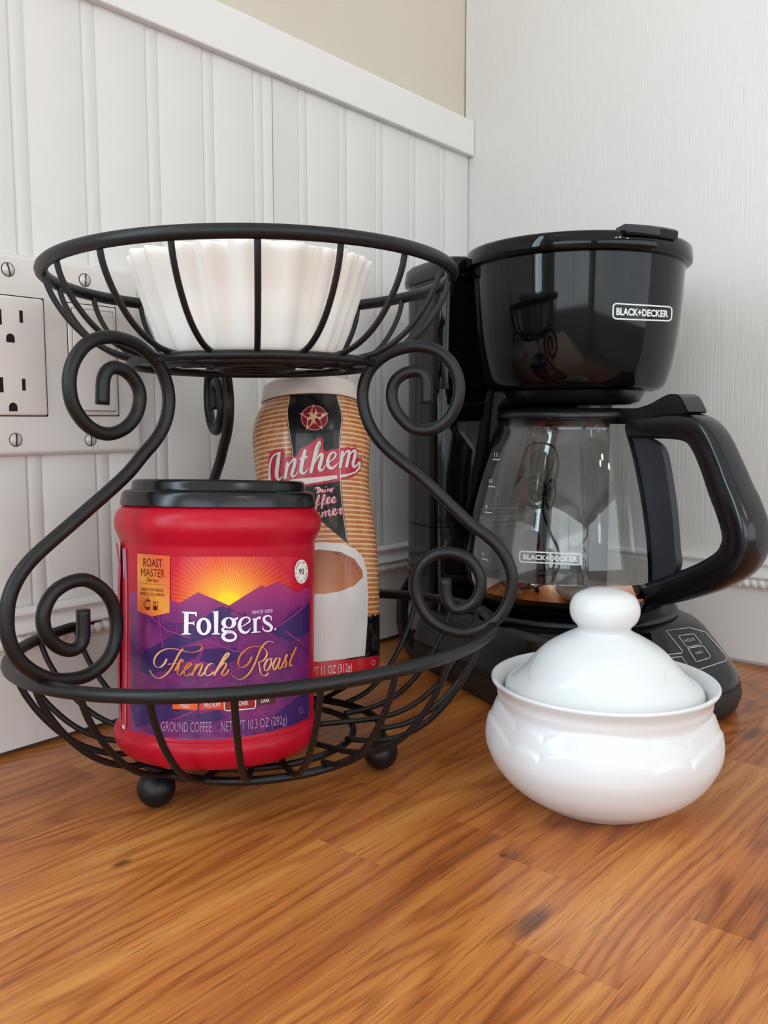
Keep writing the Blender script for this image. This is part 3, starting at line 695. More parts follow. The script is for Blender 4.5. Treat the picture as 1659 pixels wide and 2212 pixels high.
# brand lettering (serif)
cG = cr_(380, 1300, 7.213)
def wscale(l, s): return [q / s for q in l]
def folgers(dx=0, dy=0):
    S_ = lambda pts: cG([(x + dx, y + dy) for x, y in pts]); g_ = []
    g_ += [S_([(138, 165), (205, 165), (200, 492), (132, 492)]), S_([(92, 150), (332, 155), (334, 228), (318, 222), (296, 186), (205, 182), (138, 182)]), S_([(198, 314), (270, 318), (292, 288), (294, 372), (270, 344), (198, 342)]), S_([(88, 497), (140, 480), (200, 480), (242, 497), (242, 507), (92, 505)])]
    g_ += [S_(p) for p in ring2((438, 380), (114, 136), (438, 380), (52, 102))]
    g_ += [S_([(592, 150), (662, 138), (656, 492), (600, 492)]), S_([(568, 152), (600, 143), (610, 185), (597, 180)]), S_([(553, 497), (600, 478), (656, 478), (692, 495), (692, 505), (560, 505)])]
    g_ += [S_(p) for p in ring2((822, 325), (114, 88), (822, 325), (48, 70))] + [S_([(890, 262), (968, 232), (960, 268), (915, 285)])]
    g_ += [S_(p) for p in ring2((828, 535), (122, 88), (838, 535), (76, 48))]
    R_ = lambda pts, w_, n=6: [p for p in ribbon(S_(pts), [q / 7.213 for q in w_], n)]
    g_ += R_([(770, 390), (728, 420), (745, 455), (830, 462), (900, 475)], [24, 36, 40, 44, 40])
    g_ += R_([(1018, 385), (1085, 345), (1142, 300), (1132, 252), (1075, 238), (1012, 280), (985, 365), (1010, 445), (1070, 478), (1120, 455), (1158, 405)], [12, 16, 26, 26, 20, 44, 54, 50, 40, 26, 8])
    g_ += [S_([(1198, 262), (1252, 250), (1250, 470), (1204, 474)]), S_([(1178, 268), (1215, 250), (1215, 285), (1200, 285)]), S_([(1165, 474), (1205, 458), (1250, 456), (1310, 462), (1310, 472), (1168, 482)])] + R_([(1240, 300), (1268, 250), (1312, 248)], [14, 30, 46])
    g_ += R_([(1476, 292), (1466, 232), (1412, 216), (1362, 250), (1376, 308), (1430, 345), (1478, 392), (1458, 446), (1402, 456), (1352, 425), (1344, 372)], [8, 22, 24, 40, 48, 52, 46, 32, 24, 22, 8])
    g_ += [S_(ellipse(1535, 425, 16, 17, 14))]
    return g_
decal('brand_shadow', [(folgers(13, 7), (44, 20, 58))], canS, 0.00058, lab, step=20)
decal('brand_lettering', [(folgers(), (232, 226, 240))], canS, 0.00066, lab, step=20)
cS = cr_(370, 1500, 5.352)
decal('since_lettering', [(text_polys('SINCE 1850', cG([(1180, 186)])[0], cG([(1495, 162)])[0], (7.2, 7.6), bold=0.008), (214, 196, 222))], canS, 0.00058, lab, step=20)
# script lettering
cF = cr_(320, 1370, 5.027)
strokes = [
 [(210, 265), (185, 315), (140, 355), (95, 350), (72, 310), (85, 250), (130, 195), (200, 160), (280, 155), (350, 170), (430, 190), (510, 190), (570, 170), (588, 140), (575, 112), (545, 108)],
 [(385, 155), (340, 210), (300, 290), (250, 380), (190, 445), (130, 475), (80, 460), (40, 415), (28, 385)], [(220, 325), (280, 318), (350, 320)],
 [(298, 392), (330, 330), (352, 288), (368, 268), (383, 276), (374, 302)], [(352, 298), (338, 355), (325, 408), (334, 442), (360, 432), (392, 396)],
 [(370, 410), (440, 360), (475, 320), (455, 310), (410, 360), (395, 420), (420, 450), (475, 420)],
 [(478, 450), (510, 370), (532, 318)], [(500, 400), (560, 325), (590, 325), (570, 390), (550, 440), (580, 445), (625, 400)],
 [(710, 325), (690, 313), (650, 340), (620, 400), (630, 445), (670, 440), (715, 405)],
 [(715, 445), (780, 320), (840, 220), (876, 200), (865, 232), (800, 310), (745, 400)], [(745, 390), (810, 320), (845, 310), (840, 350), (800, 420), (812, 445), (850, 420), (875, 380)],
 [(1120, 240), (1100, 290), (1060, 340), (1010, 360), (978, 335), (980, 270), (1020, 200), (1090, 145), (1170, 128), (1240, 140), (1280, 190), (1275, 240), (1240, 285), (1190, 300)],
 [(1355, 90), (1320, 75), (1270, 90), (1220, 150), (1185, 230), (1150, 320), (1100, 410), (1040, 470), (980, 490), (930, 465), (900, 430)],
 [(1195, 300), (1205, 370), (1220, 430), (1260, 450), (1300, 420)],
 [(1330, 265), (1290, 275), (1255, 340), (1265, 393), (1300, 375), (1330, 310), (1325, 265), (1345, 262)],
 [(1420, 255), (1380, 265), (1350, 330), (1357, 385), (1390, 350), (1425, 260), (1405, 340), (1415, 375), (1445, 350)],
 [(1440, 350), (1500, 222), (1480, 252), (1492, 310), (1475, 355), (1450, 350)], [(1598, 138), (1560, 220), (1530, 300), (1527, 347), (1555, 328)], [(1530, 218), (1585, 204)]]
def penw(tv, s):
    d = abs(tv.x * -0.42 + tv.y * 0.90); return (6.5 + 15.0 * d ** 3) / 5.027
def golden(x, y):
    k = 0.5 + 0.5 * sin(x * 0.055 + 2.2 + y * 0.03); return (206 + 24 * k, 112 + 72 * k, 48 + 88 * k)
decal('script_lettering', [(sum([ribbon(cF(s_), penw, 6) for s_ in strokes], []), golden)], canS, 0.00060, lab, step=20)
# roast scale and weight
px_ = cS
bx = [(px_([(20, 66), (310, 70), (305, 178), (22, 165)]), (224, 92, 40)), (px_([(330, 70), (602, 62), (600, 172), (330, 176)]), (200, 62, 40)), (px_([(612, 40), (966, 8), (964, 150), (616, 185)]), (146, 36, 36)), (px_([(975, 8), (1200, -20), (1195, 95), (978, 135)]), (78, 30, 44))]
decal('roast_scale', [([p], c_) for p, c_ in bx], canS, 0.00058, lab, step=12)
sct = text_polys('MILD', px_([(103, 150)])[0], px_([(212, 150)])[0], 12.5, bold=0.0) + text_polys('MEDIUM', px_([(384, 150)])[0], px_([(564, 142)])[0], 12.0, bold=0.0) + text_polys('MED-DARK', px_([(692, 138)])[0], px_([(886, 120)])[0], 11.5, bold=0.0) + text_polys('DARK', px_([(1032, 96)])[0], px_([(1130, 82)])[0], 11.5, bold=0.008)
sct += ribbon(px_([(630, 38), (800, 22), (955, 6), (970, 25), (968, 140), (950, 160), (800, 172), (640, 186), (612, 170), (610, 60), (630, 38)]), 2.2, 1) + [px_([(780, 14), (826, 10), (800, 48)])]
decal('scale_lettering', [(sct, (226, 218, 220))], canS, 0.00066, lab, step=20)
wt = text_polys('GROUND COFFEE', cK([(275, 1612)])[0], cK([(700, 1622)])[0], (22, 24), sag=1.2, bold=0.0) + text_polys('NET WT 10.3 OZ (292g)', cK([(780, 1620)])[0], cK([(1335, 1548)])[0], (24, 19.5), sag=2.2, bold=0.0)
wt += ring2((cK([(1455, 1437)])[0]), (4.2, 7.2), (cK([(1455, 1437)])[0]), (3.4, 6.2), 20)
decal('weight_lettering', [(wt, (168, 128, 168))], canS, 0.00060, lab, step=20)

# ================================================================== CREAMER BOTTLE
KB = Vector((-0.3327, -0.1156, 0.0330))
cr_ob = thing('creamer_bottle', KB, 'striped orange and black coffee creamer bottle with white cap beside the red can', 'creamer bottle')
lean = leaning(KB, 11.0, -1.0)
kz = KB.z
kprof = smooth_prof([(0.0, kz + 0.001), (0.029, kz + 0.0005), (0.0358, kz), (0.0376, kz + 0.0022), (0.0386, kz + 0.006), (0.0392, kz + 0.014), (0.0399, kz + 0.030), (0.0403, kz + 0.050), (0.0402, kz + 0.070), (0.0393, kz + 0.088), (0.0377, kz + 0.102), (0.0364, kz + 0.113), (0.0359, kz + 0.123), (0.0363, kz + 0.134), (0.0373, kz + 0.144), (0.0377, kz + 0.152), (0.0369, kz + 0.160), (0.0348, kz + 0.1675), (0.0322, kz + 0.1725), (0.0308, kz + 0.1750), (0.0304, kz + 0.1765)], 5)
kv, kf = lathe(kprof, KB, 128); kv = [lean @ v for v in kv]
# sleeve colours follow the bottle's own height: give the mesh its own tilted frame
bot = mesh('bottle', [v for v in kv], kf, M['sleeve'], cr_ob)
def retilt(o):
    inv = lean.to_3x3().inverted()
    for v in o.data.vertices: v.co = inv @ v.co
    o.rotation_euler = lean.to_3x3().to_euler()
retilt(bot)
capp = [(0.0, kz + 0.1878), (0.0270, kz + 0.1878), (0.0292, kz + 0.1870), (0.0303, kz + 0.1852), (0.0309, kz + 0.1800), (0.0318, kz + 0.1768), (0.0312, kz + 0.1757), (0.0290, kz + 0.1760)]
mesh('cap', [lean @ v for v in lathe(capp[::-1], KB, 96)[0]], lathe(capp[::-1], KB, 96)[1], M['cap'], cr_ob, auto=50)
kS = Surf(kv, kf)
pan = [(626, 853), (682, 851), (726, 853), (729, 862), (738, 888), (740, 906), (737, 930), (734.5, 962), (736.5, 1000), (737, 1040), (740, 1085), (745, 1125), (753, 1176), (720, 1148), (690, 1123), (655, 1096), (634, 1078), (632, 1040), (631, 985), (626, 950), (620, 910), (620, 878), (625, 862)]
klab = decal('black_panel', [([pan], (20, 18, 19))], kS, 0.00012, cr_ob, step=9)
edge1 = ribbon([(728, 858), (736.6, 888), (738, 906), (735.5, 930), (733, 962), (734.8, 1000), (735, 1040), (738, 1085), (743, 1125), (750, 1170)], 1.5, 4); edge2 = ribbon([(626.5, 858), (622, 880), (622, 908), (628, 950), (633, 985), (634, 1040), (636, 1075)], 1.5, 4)
for e_ in (edge1, edge2): decal('panel_piping', [(e_, (206, 190, 172))], kS, 0.0002, klab, step=20)
# red under-shape, lettering and swash
cN = cr_(560, 930, 6.9125)
blob = cN([(140, 760), (140, 420), (170, 330), (230, 282), (370, 265), (384, 330), (374, 398), (430, 390), (560, 380), (612, 272), (752, 208), (760, 240), (792, 170), (860, 120), (930, 105), (962, 150), (950, 262), (990, 322), (1060, 282), (1170, 270), (1230, 260), (1330, 245), (1380, 262), (1440, 250), (1466, 300), (1460, 400), (1525, 420), (1534, 480), (1505, 600), (1405, 692), (1200, 752), (1000, 792), (700, 832), (560, 860), (300, 880), (140, 860)])
decal('red_badge', [([blob], (186, 40, 62))], kS, 0.0002, klab, step=9)
def rb(pts, w_): return ribbon(cN(pts), [q / 6.9125 for q in w_] if isinstance(w_, list) else w_ / 6.9125, 5)
anth = rb([(165, 745), (158, 600), (178, 450), (222, 372), (285, 338), (328, 328)], [40, 32, 30, 22, 26, 20]) + rb([(302, 330), (288, 450), (268, 600), (268, 690), (300, 735), (360, 680)], [44, 56, 58, 52, 30, 10]) \
  + rb([(388, 725), (408, 600), (428, 470)], [36, 44, 40]) + rb([(418, 580), (480, 470), (535, 425), (532, 490), (508, 590), (490, 660), (520, 690), (600, 600)], [10, 26, 40, 50, 50, 46, 26, 8]) \
  + rb([(690, 285), (655, 420), (628, 560), (632, 625), (672, 640), (745, 560)], [44, 56, 54, 46, 26, 8]) + rb([(605, 425), (722, 392)], [30, 34]) \
  + rb([(770, 635), (805, 480), (850, 275), (890, 178), (912, 175), (902, 240), (865, 350), (830, 430)], [44, 50, 46, 34, 16, 14, 14, 10]) + rb([(822, 500), (880, 390), (935, 352), (932, 420), (902, 530), (900, 585), (940, 592), (1005, 500)], [10, 30, 44, 52, 52, 40, 26, 8]) \
  + rb([(1010, 490), (1090, 440), (1140, 370), (1118, 325), (1062, 350), (1022, 450), (1035, 540), (1095, 562), (1190, 470)], [10, 20, 28, 22, 34, 50, 50, 34, 8]) \
  + rb([(1202, 560), (1222, 440), (1242, 305)], [40, 48, 42]) + rb([(1224, 440), (1290, 325), (1338, 312), (1328, 400), (1296, 552)], [10, 26, 40, 48, 42]) + rb([(1312, 430), (1372, 330), (1425, 302), (1424, 380), (1396, 490), (1412, 545), (1450, 520), (1490, 462)], [10, 26, 40, 48, 46, 34, 26, 20])
swash = cN([(1480, 462), (1506, 462), (1512, 510), (1498, 572), (1442, 632), (1300, 688), (1000, 752), (700, 802), (540, 812), (450, 770), (470, 735), (560, 720), (800, 702), (1100, 672), (1300, 650), (1418, 618), (1470, 560), (1482, 500)])
decal('name_shadow', [([[(x + 1.2, y + 1.0) for x, y in p] for p in anth + [swash]], (92, 16, 34))], kS, 0.00026, klab, step=20)
decal('name_lettering', [(anth + [swash], (222, 206, 200))], kS, 0.00032, klab, step=20)
cE = cr_(640, 1030, 13.82)
def scr(dx=0.0, dy=0.0, w_=1.0):
    o_ = []
    def add(pts, w0): o_.extend(ribbon([(x + dx, y + dy) for x, y in cE(pts)], [q * w_ / 13.82 for q in w0], 4))
    # D a i r y
    add([(570, 370), (570, 340), (620, 315), (690, 330), (712, 380), (690, 440), (640, 475), (605, 480), (640, 440), (650, 330)], [26, 24, 30, 34, 40, 36, 28, 20, 30, 40])
    add([(800, 390), (765, 375), (742, 410), (745, 455), (775, 450), (805, 385), (800, 445), (830, 440)], [20, 22, 30, 26, 22, 24, 34, 14]); add([(865, 380), (855, 440), (880, 440)], [34, 36, 14]); o_.append([(x + dx, y + dy) for x, y in cE(ellipse(885, 300, 17, 17, 8))])
    add([(915, 375), (935, 365), (930, 430), (960, 380), (985, 365)], [18, 26, 34, 20, 26]); add([(1010, 350), (1000, 415), (1030, 420), (1070, 330), (1050, 430), (1020, 470)], [30, 32, 22, 30, 30, 16]); add([(1060, 340), (1120, 330)], [14, 14])
    # C o before, then f f e e
    add([(280, 660), (250, 610), (190, 640), (150, 740), (180, 830), (260, 820), (330, 750)], [22, 22, 34, 50, 50, 36, 16]); add([(400, 690), (350, 700), (330, 780), (370, 830), (420, 790), (430, 720), (400, 690), (470, 700)], [26, 30, 44, 36, 34, 34, 26, 14])
    add([(425, 880), (480, 850), (560, 845)], [16, 20, 16]); add([(570, 990), (590, 860), (625, 680), (660, 560), (690, 560), (680, 640), (640, 760)], [42, 46, 44, 36, 28, 22, 16]); add([(590, 850), (650, 840), (720, 770)], [18, 20, 14])
    add([(750, 950), (765, 800), (790, 650), (820, 540), (850, 530), (850, 600), (810, 740)], [44, 48, 46, 38, 28, 22, 16]); add([(765, 825), (830, 810), (900, 750)], [18, 20, 14])
    add([(905, 730), (970, 690), (1000, 640), (975, 605), (930, 640), (905, 730), (930, 785), (985, 770), (1050, 710)], [14, 20, 28, 24, 36, 48, 44, 30, 14]); add([(1055, 715), (1130, 670), (1150, 625), (1130, 595), (1085, 630), (1055, 710), (1085, 770), (1140, 750), (1195, 690)], [14, 20, 28, 24, 36, 48, 44, 30, 12])
    # c r e before, then a m e r
    add([(230, 1130), (190, 1110), (130, 1150), (110, 1240), (150, 1290), (220, 1260)], [22, 22, 40, 48, 40, 14]); add([(250, 1150), (290, 1130), (280, 1280), (330, 1170), (370, 1140)], [18, 26, 40, 22, 26]); add([(400, 1230), (450, 1200), (470, 1150), (430, 1140), (395, 1200), (410, 1270), (470, 1260), (540, 1180)], [14, 20, 26, 26, 44, 44, 30, 14])
    add([(660, 1075), (600, 1090), (585, 1110)], [24, 26, 18]); add([(680, 1060), (660, 1150), (670, 1210), (720, 1205), (770, 1130)], [40, 44, 40, 28, 14])
    add([(790, 1050), (775, 1130), (770, 1200)], [40, 44, 36]); add([(775, 1130), (840, 1040), (880, 1040), (870, 1120), (865, 1190)], [14, 26, 38, 44, 36]); add([(875, 1110), (940, 1010), (985, 1000), (970, 1090), (975, 1150), (1030, 1140), (1080, 1080)], [14, 26, 38, 44, 38, 26, 14])
    add([(1085, 1080), (1150, 1030), (1170, 970), (1140, 950), (1095, 1000), (1080, 1080), (1120, 1130), (1180, 1110), (1240, 1030)], [14, 20, 28, 26, 38, 48, 44, 30, 14]); add([(1225, 990), (1270, 970), (1330, 945), (1300, 1050), (1310, 1110), (1370, 1070)], [24, 24, 34, 42, 34, 12])
    return o_
decal('product_shadow', [(scr(1.3, 1.3, 1.5), (176, 42, 74))], kS, 0.0002, klab, step=25)
decal('product_lettering', [(scr(), (226, 186, 192))], kS, 0.00028, klab, step=25)
# star badge
cH = cr_(590, 830, 8.295); sc0 = (738, 603)
decal('star_disc', [([cH(ellipse(*sc0, 240, 224, 40))], (196, 110, 116)), ], kS, 0.0002, klab, step=9)
decal('star_field', [([cH(ellipse(*sc0, 222, 206, 40))], (122, 30, 40))], kS, 0.00026, klab, step=9)
op = [(720, 358), (992, 520), (893, 818), (597, 818), (468, 528)]; ip = [(790, 512), (848, 625), (735, 690), (612, 625), (660, 520)]; sm = (728, 575)
fac_ = []
for k in range(5):
    fac_.append(([cH([sm, ip[k - 1], op[k]])], (196, 140, 104))); fac_.append(([cH([sm, op[k], ip[k]])], (222, 186, 162)))
decal('star', fac_, kS, 0.00034, klab, step=25)
# mug picture and weight line
mug = [(600, 1205), (630, 1182), (665, 1173), (700, 1171), (740, 1174), (768, 1186), (785, 1205), (792, 1235), (795, 1290), (793, 1350), (788, 1416), (740, 1424), (690, 1429), (640, 1430), (610, 1428), (602, 1350), (598, 1270)]
def mugcol(x, y): k = min(1, max(0, (x - 600) / 195)); return (226 - 14 * k, 220 - 12 * k, 217 - 12 * k)
km = decal('mug_picture', [([mug], mugcol)], kS, 0.00014, cr_ob, step=9)
cof = [(612, 1215), (640, 1195), (690, 1187), (735, 1192), (765, 1207), (782, 1232), (784, 1246), (765, 1265), (735, 1277), (700, 1283), (650, 1283), (620, 1265)]
def cofcol(x, y): k = min(1, max(0, (y - 1187) / 96)); return (150 + 44 * k, 84 + 38 * k, 52 + 26 * k)
decal('coffee_picture', [([cof], cofcol)], kS, 0.0002, km, step=8)
decal('coffee_bubbles', [([ellipse(726 + dx_, 1196 + dy_, r_, r_ * 0.7, 10) for dx_, dy_, r_ in ((0, 0, 4), (6, 3, 2.5), (-8, 1, 2), (18, 8, 2), (28, 14, 1.8), (36, 22, 2), (44, 32, 2.2), (50, 42, 2))], (120, 58, 38))], kS, 0.00026, km, step=25)
decal('weight_line', [(text_polys('NET WT 11 OZ (312g)', (642, 1461), (760, 1449), (19, 19), sag=1.5, bold=0.0) + ring2((806, 1431), (4, 6), (806, 1431), (3, 5), 16), (232, 206, 204))], kS, 0.00016, cr_ob, step=20)

# ================================================================== PAPER FILTERS
fc = (RC.x - 0.0015, RC.y + 0.0005)
flt = thing('coffee_filters', (fc[0], fc[1], 0.2268), 'stack of white fluted paper coffee filters in the upper wire basket', 'coffee filters')
rnd = random.Random(3)
NF = 22; amp = [rnd.uniform(0.5, 1.5) for _ in range(NF)]; ph = [rnd.uniform(-0.25, 0.25) for _ in range(NF)]
def flute(th, r, z, t_, base=0.0022):
    q = (th % (2 * pi)) / (2 * pi) * NF; i = int(q) % NF; w_ = q - int(q)
    a_ = amp[i] * (1 - w_) + amp[(i + 1) % NF] * w_; p_ = ph[i] * (1 - w_) + ph[(i + 1) % NF] * w_
    s = cos(2 * pi * (q + p_)); s = math.copysign(abs(s) ** 0.7, s)
    return r + base * a_ * t_ * s
FZ0, FZ1 = 0.2280, 0.2768
for n_, (dr, dz_) in enumerate(((0.0, 0.0), (-0.0016, 0.0012), (-0.0034, 0.0004))):
    pf = [(0.0, FZ0 + n_ * 0.002), (0.030, FZ0 + n_ * 0.002), (0.0445, FZ0 + 0.0004 + n_ * 0.002)] + [(0.0462 + (0.0620 - 0.0462) * (k / 14) ** 0.92 + dr, FZ0 + 0.0025 + n_ * 0.001 + (FZ1 - FZ0 - 0.0025 - n_ * 0.001) * k / 14 + dz_ * (k / 14)) for k in range(15)]
    if n_ == 0: pf += [(0.0615, FZ1 + 0.0006), (0.0606, FZ1 + 0.0002)]
    def ff(a_, r, z, i): 
        t_ = max(0.0, min(1.0, (r - 0.030) / 0.018)); zz = z + (0.0007 * sin(a_ * 5 + n_) + 0.0005 * sin(a_ * 13 + 2 * n_)) * max(0, (z - FZ0) / (FZ1 - FZ0))
        return flute(a_ + 0.05 * n_, r, z, t_ * (0.55 + 0.45 * (z - FZ0) / (FZ1 - FZ0))), zz
    mesh('filter_layer', *(lambda vf: (vf[0], vf[1]))(lathe(pf, fc, 300, fn=ff)), M['paper'], flt)
for o in list(flt.children):     # drop the cap polygon that would close the mouth
    bm = bmesh.new(); bm.from_mesh(o.data); big = [f for f in bm.faces if len(f.verts) > 10]; bmesh.ops.delete(bm, geom=big, context='FACES_ONLY'); bm.to_mesh(o.data); bm.free()

# ================================================================== SUGAR BOWL
SB = Vector((-0.3115, -0.2970, 0.0))
sb = thing('sugar_bowl', SB, 'white glazed ceramic sugar bowl with domed lid on the wooden counter', 'sugar bowl')
bp_ = smooth_prof([(0.0, 0.0012), (0.024, 0.0010), (0.0290, 0.0002), (0.0315, 0.0006), (0.0375, 0.0042), (0.0460, 0.0100), (0.0535, 0.0180), (0.0582, 0.0272), (0.0592, 0.0340), (0.0582, 0.0410), (0.0560, 0.0475), (0.0542, 0.0520), (0.0535, 0.0555), (0.0540, 0.0585), (0.0556, 0.0612), (0.0566, 0.0628), (0.0562, 0.0640), (0.0548, 0.0640), (0.0532, 0.0622), (0.0515, 0.0590), (0.0500, 0.0560), (0.047, 0.0540)], 7)
sb_front = math.atan2(CAM.y - SB.y, CAM.x - SB.x)
def scallop(th):
    a_ = (math.degrees(th - sb_front) + 2 + 720) % 72      # alternating wide and narrow petals
    if a_ > 36: a_ -= 72
    if abs(a_) < 26: return 0.0365 + 0.0070 * math.sqrt(max(0, 1 - (a_ / 26.5) ** 2))
    q = abs(abs(a_) - 36) ; return 0.0355 + 0.0045 * math.sqrt(max(0, 1 - (q / 10.2) ** 2))
def sstep(x): x = max(0, min(1, x)); return x * x * (3 - 2 * x)
def relief(th, r, z, i):
    if i > 7 * 14 or z < 0.004: return r, z
    zc = scallop(th); d = 0.0009 * sstep((z - zc + 0.0007) / 0.0014) + 0.0008 * sstep((z - zc - 0.0085 + 0.0007) / 0.0014)
    return r - d * sstep((0.056 - z) / 0.006), z
mesh('bowl', *lathe(bp_, SB, 360, fn=relief), M['cer'], sb)
lp = smooth_prof([(0.0470, 0.0545), (0.0492, 0.0565), (0.0494, 0.0590), (0.0484, 0.0612), (0.0468, 0.0624), (0.0440, 0.0640), (0.0405, 0.0668), (0.0365, 0.0712), (0.0315, 0.0768), (0.0260, 0.0815), (0.0200, 0.0852), (0.0150, 0.0878), (0.0128, 0.0896)], 5)
def lrel(th, r, z, i):
    a_ = (math.degrees(th - sb_front) - 24 + 720) % 72
    if a_ > 36: a_ -= 72
    zc = 0.0655 + 0.010 * (abs(a_) / 36.0) ** 2
    return r + 0.0006 * sstep((z - zc + 0.0012) / 0.0024) * sstep((0.084 - z) / 0.006), z
slid = mesh('lid', *lathe(lp, SB, 240, fn=lrel), M['cer'], sb)
kp = smooth_prof([(0.0128, 0.0894), (0.0136, 0.0912), (0.0162, 0.0942), (0.0174, 0.0982), (0.0170, 0.1025), (0.0148, 0.1062), (0.0105, 0.1086), (0.0050, 0.1096), (0.0, 0.1098)], 5)
mesh('knob', *lathe(kp, SB, 96), M['cer'], slid)

# ================================================================== WALL PLATE
wp = thing('wall_plate', (-0.4385, 0.0, 0.2315), 'white two-gang wall plate with a power outlet and rocker switch', 'wall plate')
v, f = box(-0.4980, -0.3800, -0.0062, 0.0, 0.1745, 0.2888, 0.0)
bm = bmesh.new(); bmesh.ops.create_cube(bm, size=1)
for q in bm.verts: q.co = Vector((-0.4390 + q.co.x * 0.1180, -0.0031 + q.co.y * 0.0062, 0.23165 + q.co.z * 0.1143))
ee = [e for e in bm.edges if all(v_.co.y < -0.004 for v_ in e.verts)]; bmesh.ops.bevel(bm, geom=ee, offset=0.0042, segments=4, affect='EDGES', profile=0.6)
ee = [e for e in bm.edges if abs(e.verts[0].co.y - e.verts[1].co.y) > 0.001 and abs(e.verts[0].co.x - e.verts[1].co.x) < 1e-5 and abs(e.verts[0].co.z - e.verts[1].co.z) < 1e-5]
mesh('plate', *from_bm(bm), M['plate'], wp, auto=35); bm.free()
GX1, GX2, GZ = -0.4625, -0.4141, 0.2312
rec = mesh('receptacle', *box(GX1 - 0.0169, GX1 + 0.0169, -0.0074, -0.001, GZ - 0.0336, GZ + 0.0336, 0.0016, 3), M['device'], wp, auto=35)
mesh('receptacle_gap', *box(GX1 - 0.0174, GX1 + 0.0174, -0.00635, -0.001, GZ - 0.0341, GZ + 0.0341, 0.0003), M['slot'], wp, smooth=False)
Y7 = -0.0074
def slot_px(px, py, w_, h_, rd=False):
    p = on_y(px, py, Y7)
    if rd:
        pts = [(p.x - w_ / 2, p.z - h_ / 2), (p.x + w_ / 2, p.z - h_ / 2)] + [(p.x + w_ / 2 * cos(a_), p.z + w_ / 2 * sin(a_)) for a_ in [pi * k / 10 for k in range(11)]]
        n = len(pts); vs = [Vector((x, Y7 - 0.00008, z)) for x, z in pts] + [Vector((x, Y7 + 0.003, z)) for x, z in pts]
        fs = [list(range(n)), [n + k for k in range(n)][::-1]] + [[k, n + k, n + (k + 1) % n, (k + 1) % n] for k in range(n)]
        mesh('ground_hole', vs, fs, M['slot'], rec, smooth=False)
    else: mesh('slot', *box(p.x - w_ / 2, p.x + w_ / 2, Y7 - 0.00008, Y7 + 0.003, p.z - h_ / 2, p.z + h_ / 2), M['slot'], rec, smooth=False)
for a_ in ((45.5, 684, 0.0021, 0.0068), (51.5, 831, 0.0021, 0.0068), (-1, 684, 0.0023, 0.0085), (3, 831, 0.0023, 0.0085)): slot_px(*a_)
for a_ in ((22.5, 730, 0.0050, 0.0050), (28.5, 879, 0.0050, 0.0050)): slot_px(*a_, rd=True)
sw = mesh('rocker_switch', *box(GX2 - 0.0167, GX2 + 0.0167, -0.0070, -0.001, GZ - 0.0334, GZ + 0.0334, 0.0014, 3), M['device'], wp, auto=35)
mesh('switch_gap', *box(GX2 - 0.0171, GX2 + 0.0171, -0.00632, -0.001, GZ - 0.0338, GZ + 0.0338, 0.0003), M['slot'], wp, smooth=False)
# paddle, tilted in its frame
mesh('paddle_gap', *box(GX2 - 0.0142, GX2 + 0.0142, -0.00708, -0.001, GZ - 0.0306, GZ + 0.0306), M['slot'], sw, smooth=False)
pv, pf_ = box(GX2 - 0.0139, GX2 + 0.0139, -0.0076, -0.001, GZ - 0.0303, GZ + 0.0303, 0.0006)
pv = [Vector((v_.x, v_.y - (0.0016 * abs(v_.z - GZ) / 0.03 * (1 if v_.z < GZ else 0.1) if v_.y < -0.005 else 0), v_.z)) for v_ in pv]
mesh('paddle', pv, pf_, M['device'], sw, auto=30)
for px, py, ra in ((17, 582, 0.25), (183, 605, -0.05), (34, 950, -0.03), (195.5, 950, -0.03)):
    p = on_y(px, py, -0.0062); n = 24
    prf = [(0.0036, 0.0), (0.0036, 0.0004), (0.0030, 0.0008), (0.0015, 0.0011), (0.0, 0.0012)]
    vs = []; fs = []
    for r_, h_ in prf:
        for k in range(n): vs.append(Vector((p.x + r_ * cos(2 * pi * k / n), -0.0062 - h_, p.z + r_ * sin(2 * pi * k / n))))
    for i in range(4):
        for k in range(n): fs.append([i * n + k, (i + 1) * n + k, (i + 1) * n + (k + 1) % n, i * n + (k + 1) % n])
    s_ = mesh('screw', vs, fs, M['screw'], wp)
    dx, dz = 0.0033 * sin(-ra), 0.0033 * cos(ra); ex, ez = 0.0004 * cos(ra), 0.0004 * sin(ra)
    q = [(p.x - dx - ex, p.z - dz - ez), (p.x - dx + ex, p.z - dz + ez), (p.x + dx + ex, p.z + dz + ez), (p.x + dx - ex, p.z + dz - ez)]
    mesh('screw_slot', [Vector((x, -0.0075, z)) for x, z in q] + [Vector((x, -0.0065, z)) for x, z in q], [[0, 1, 2, 3], [0, 4, 5, 1], [1, 5, 6, 2], [2, 6, 7, 3], [3, 7, 4, 0]], M['brass'], s_, smooth=False)
    rg_ = [Vector((p.x + 0.0038 * cos(2 * pi * k / 32), -0.0063, p.z + 0.0038 * sin(2 * pi * k / 32))) for k in range(32)]
    mesh('screw_recess', *tube(rg_, 0.00022, 6, closed=True), M['slot'], s_)

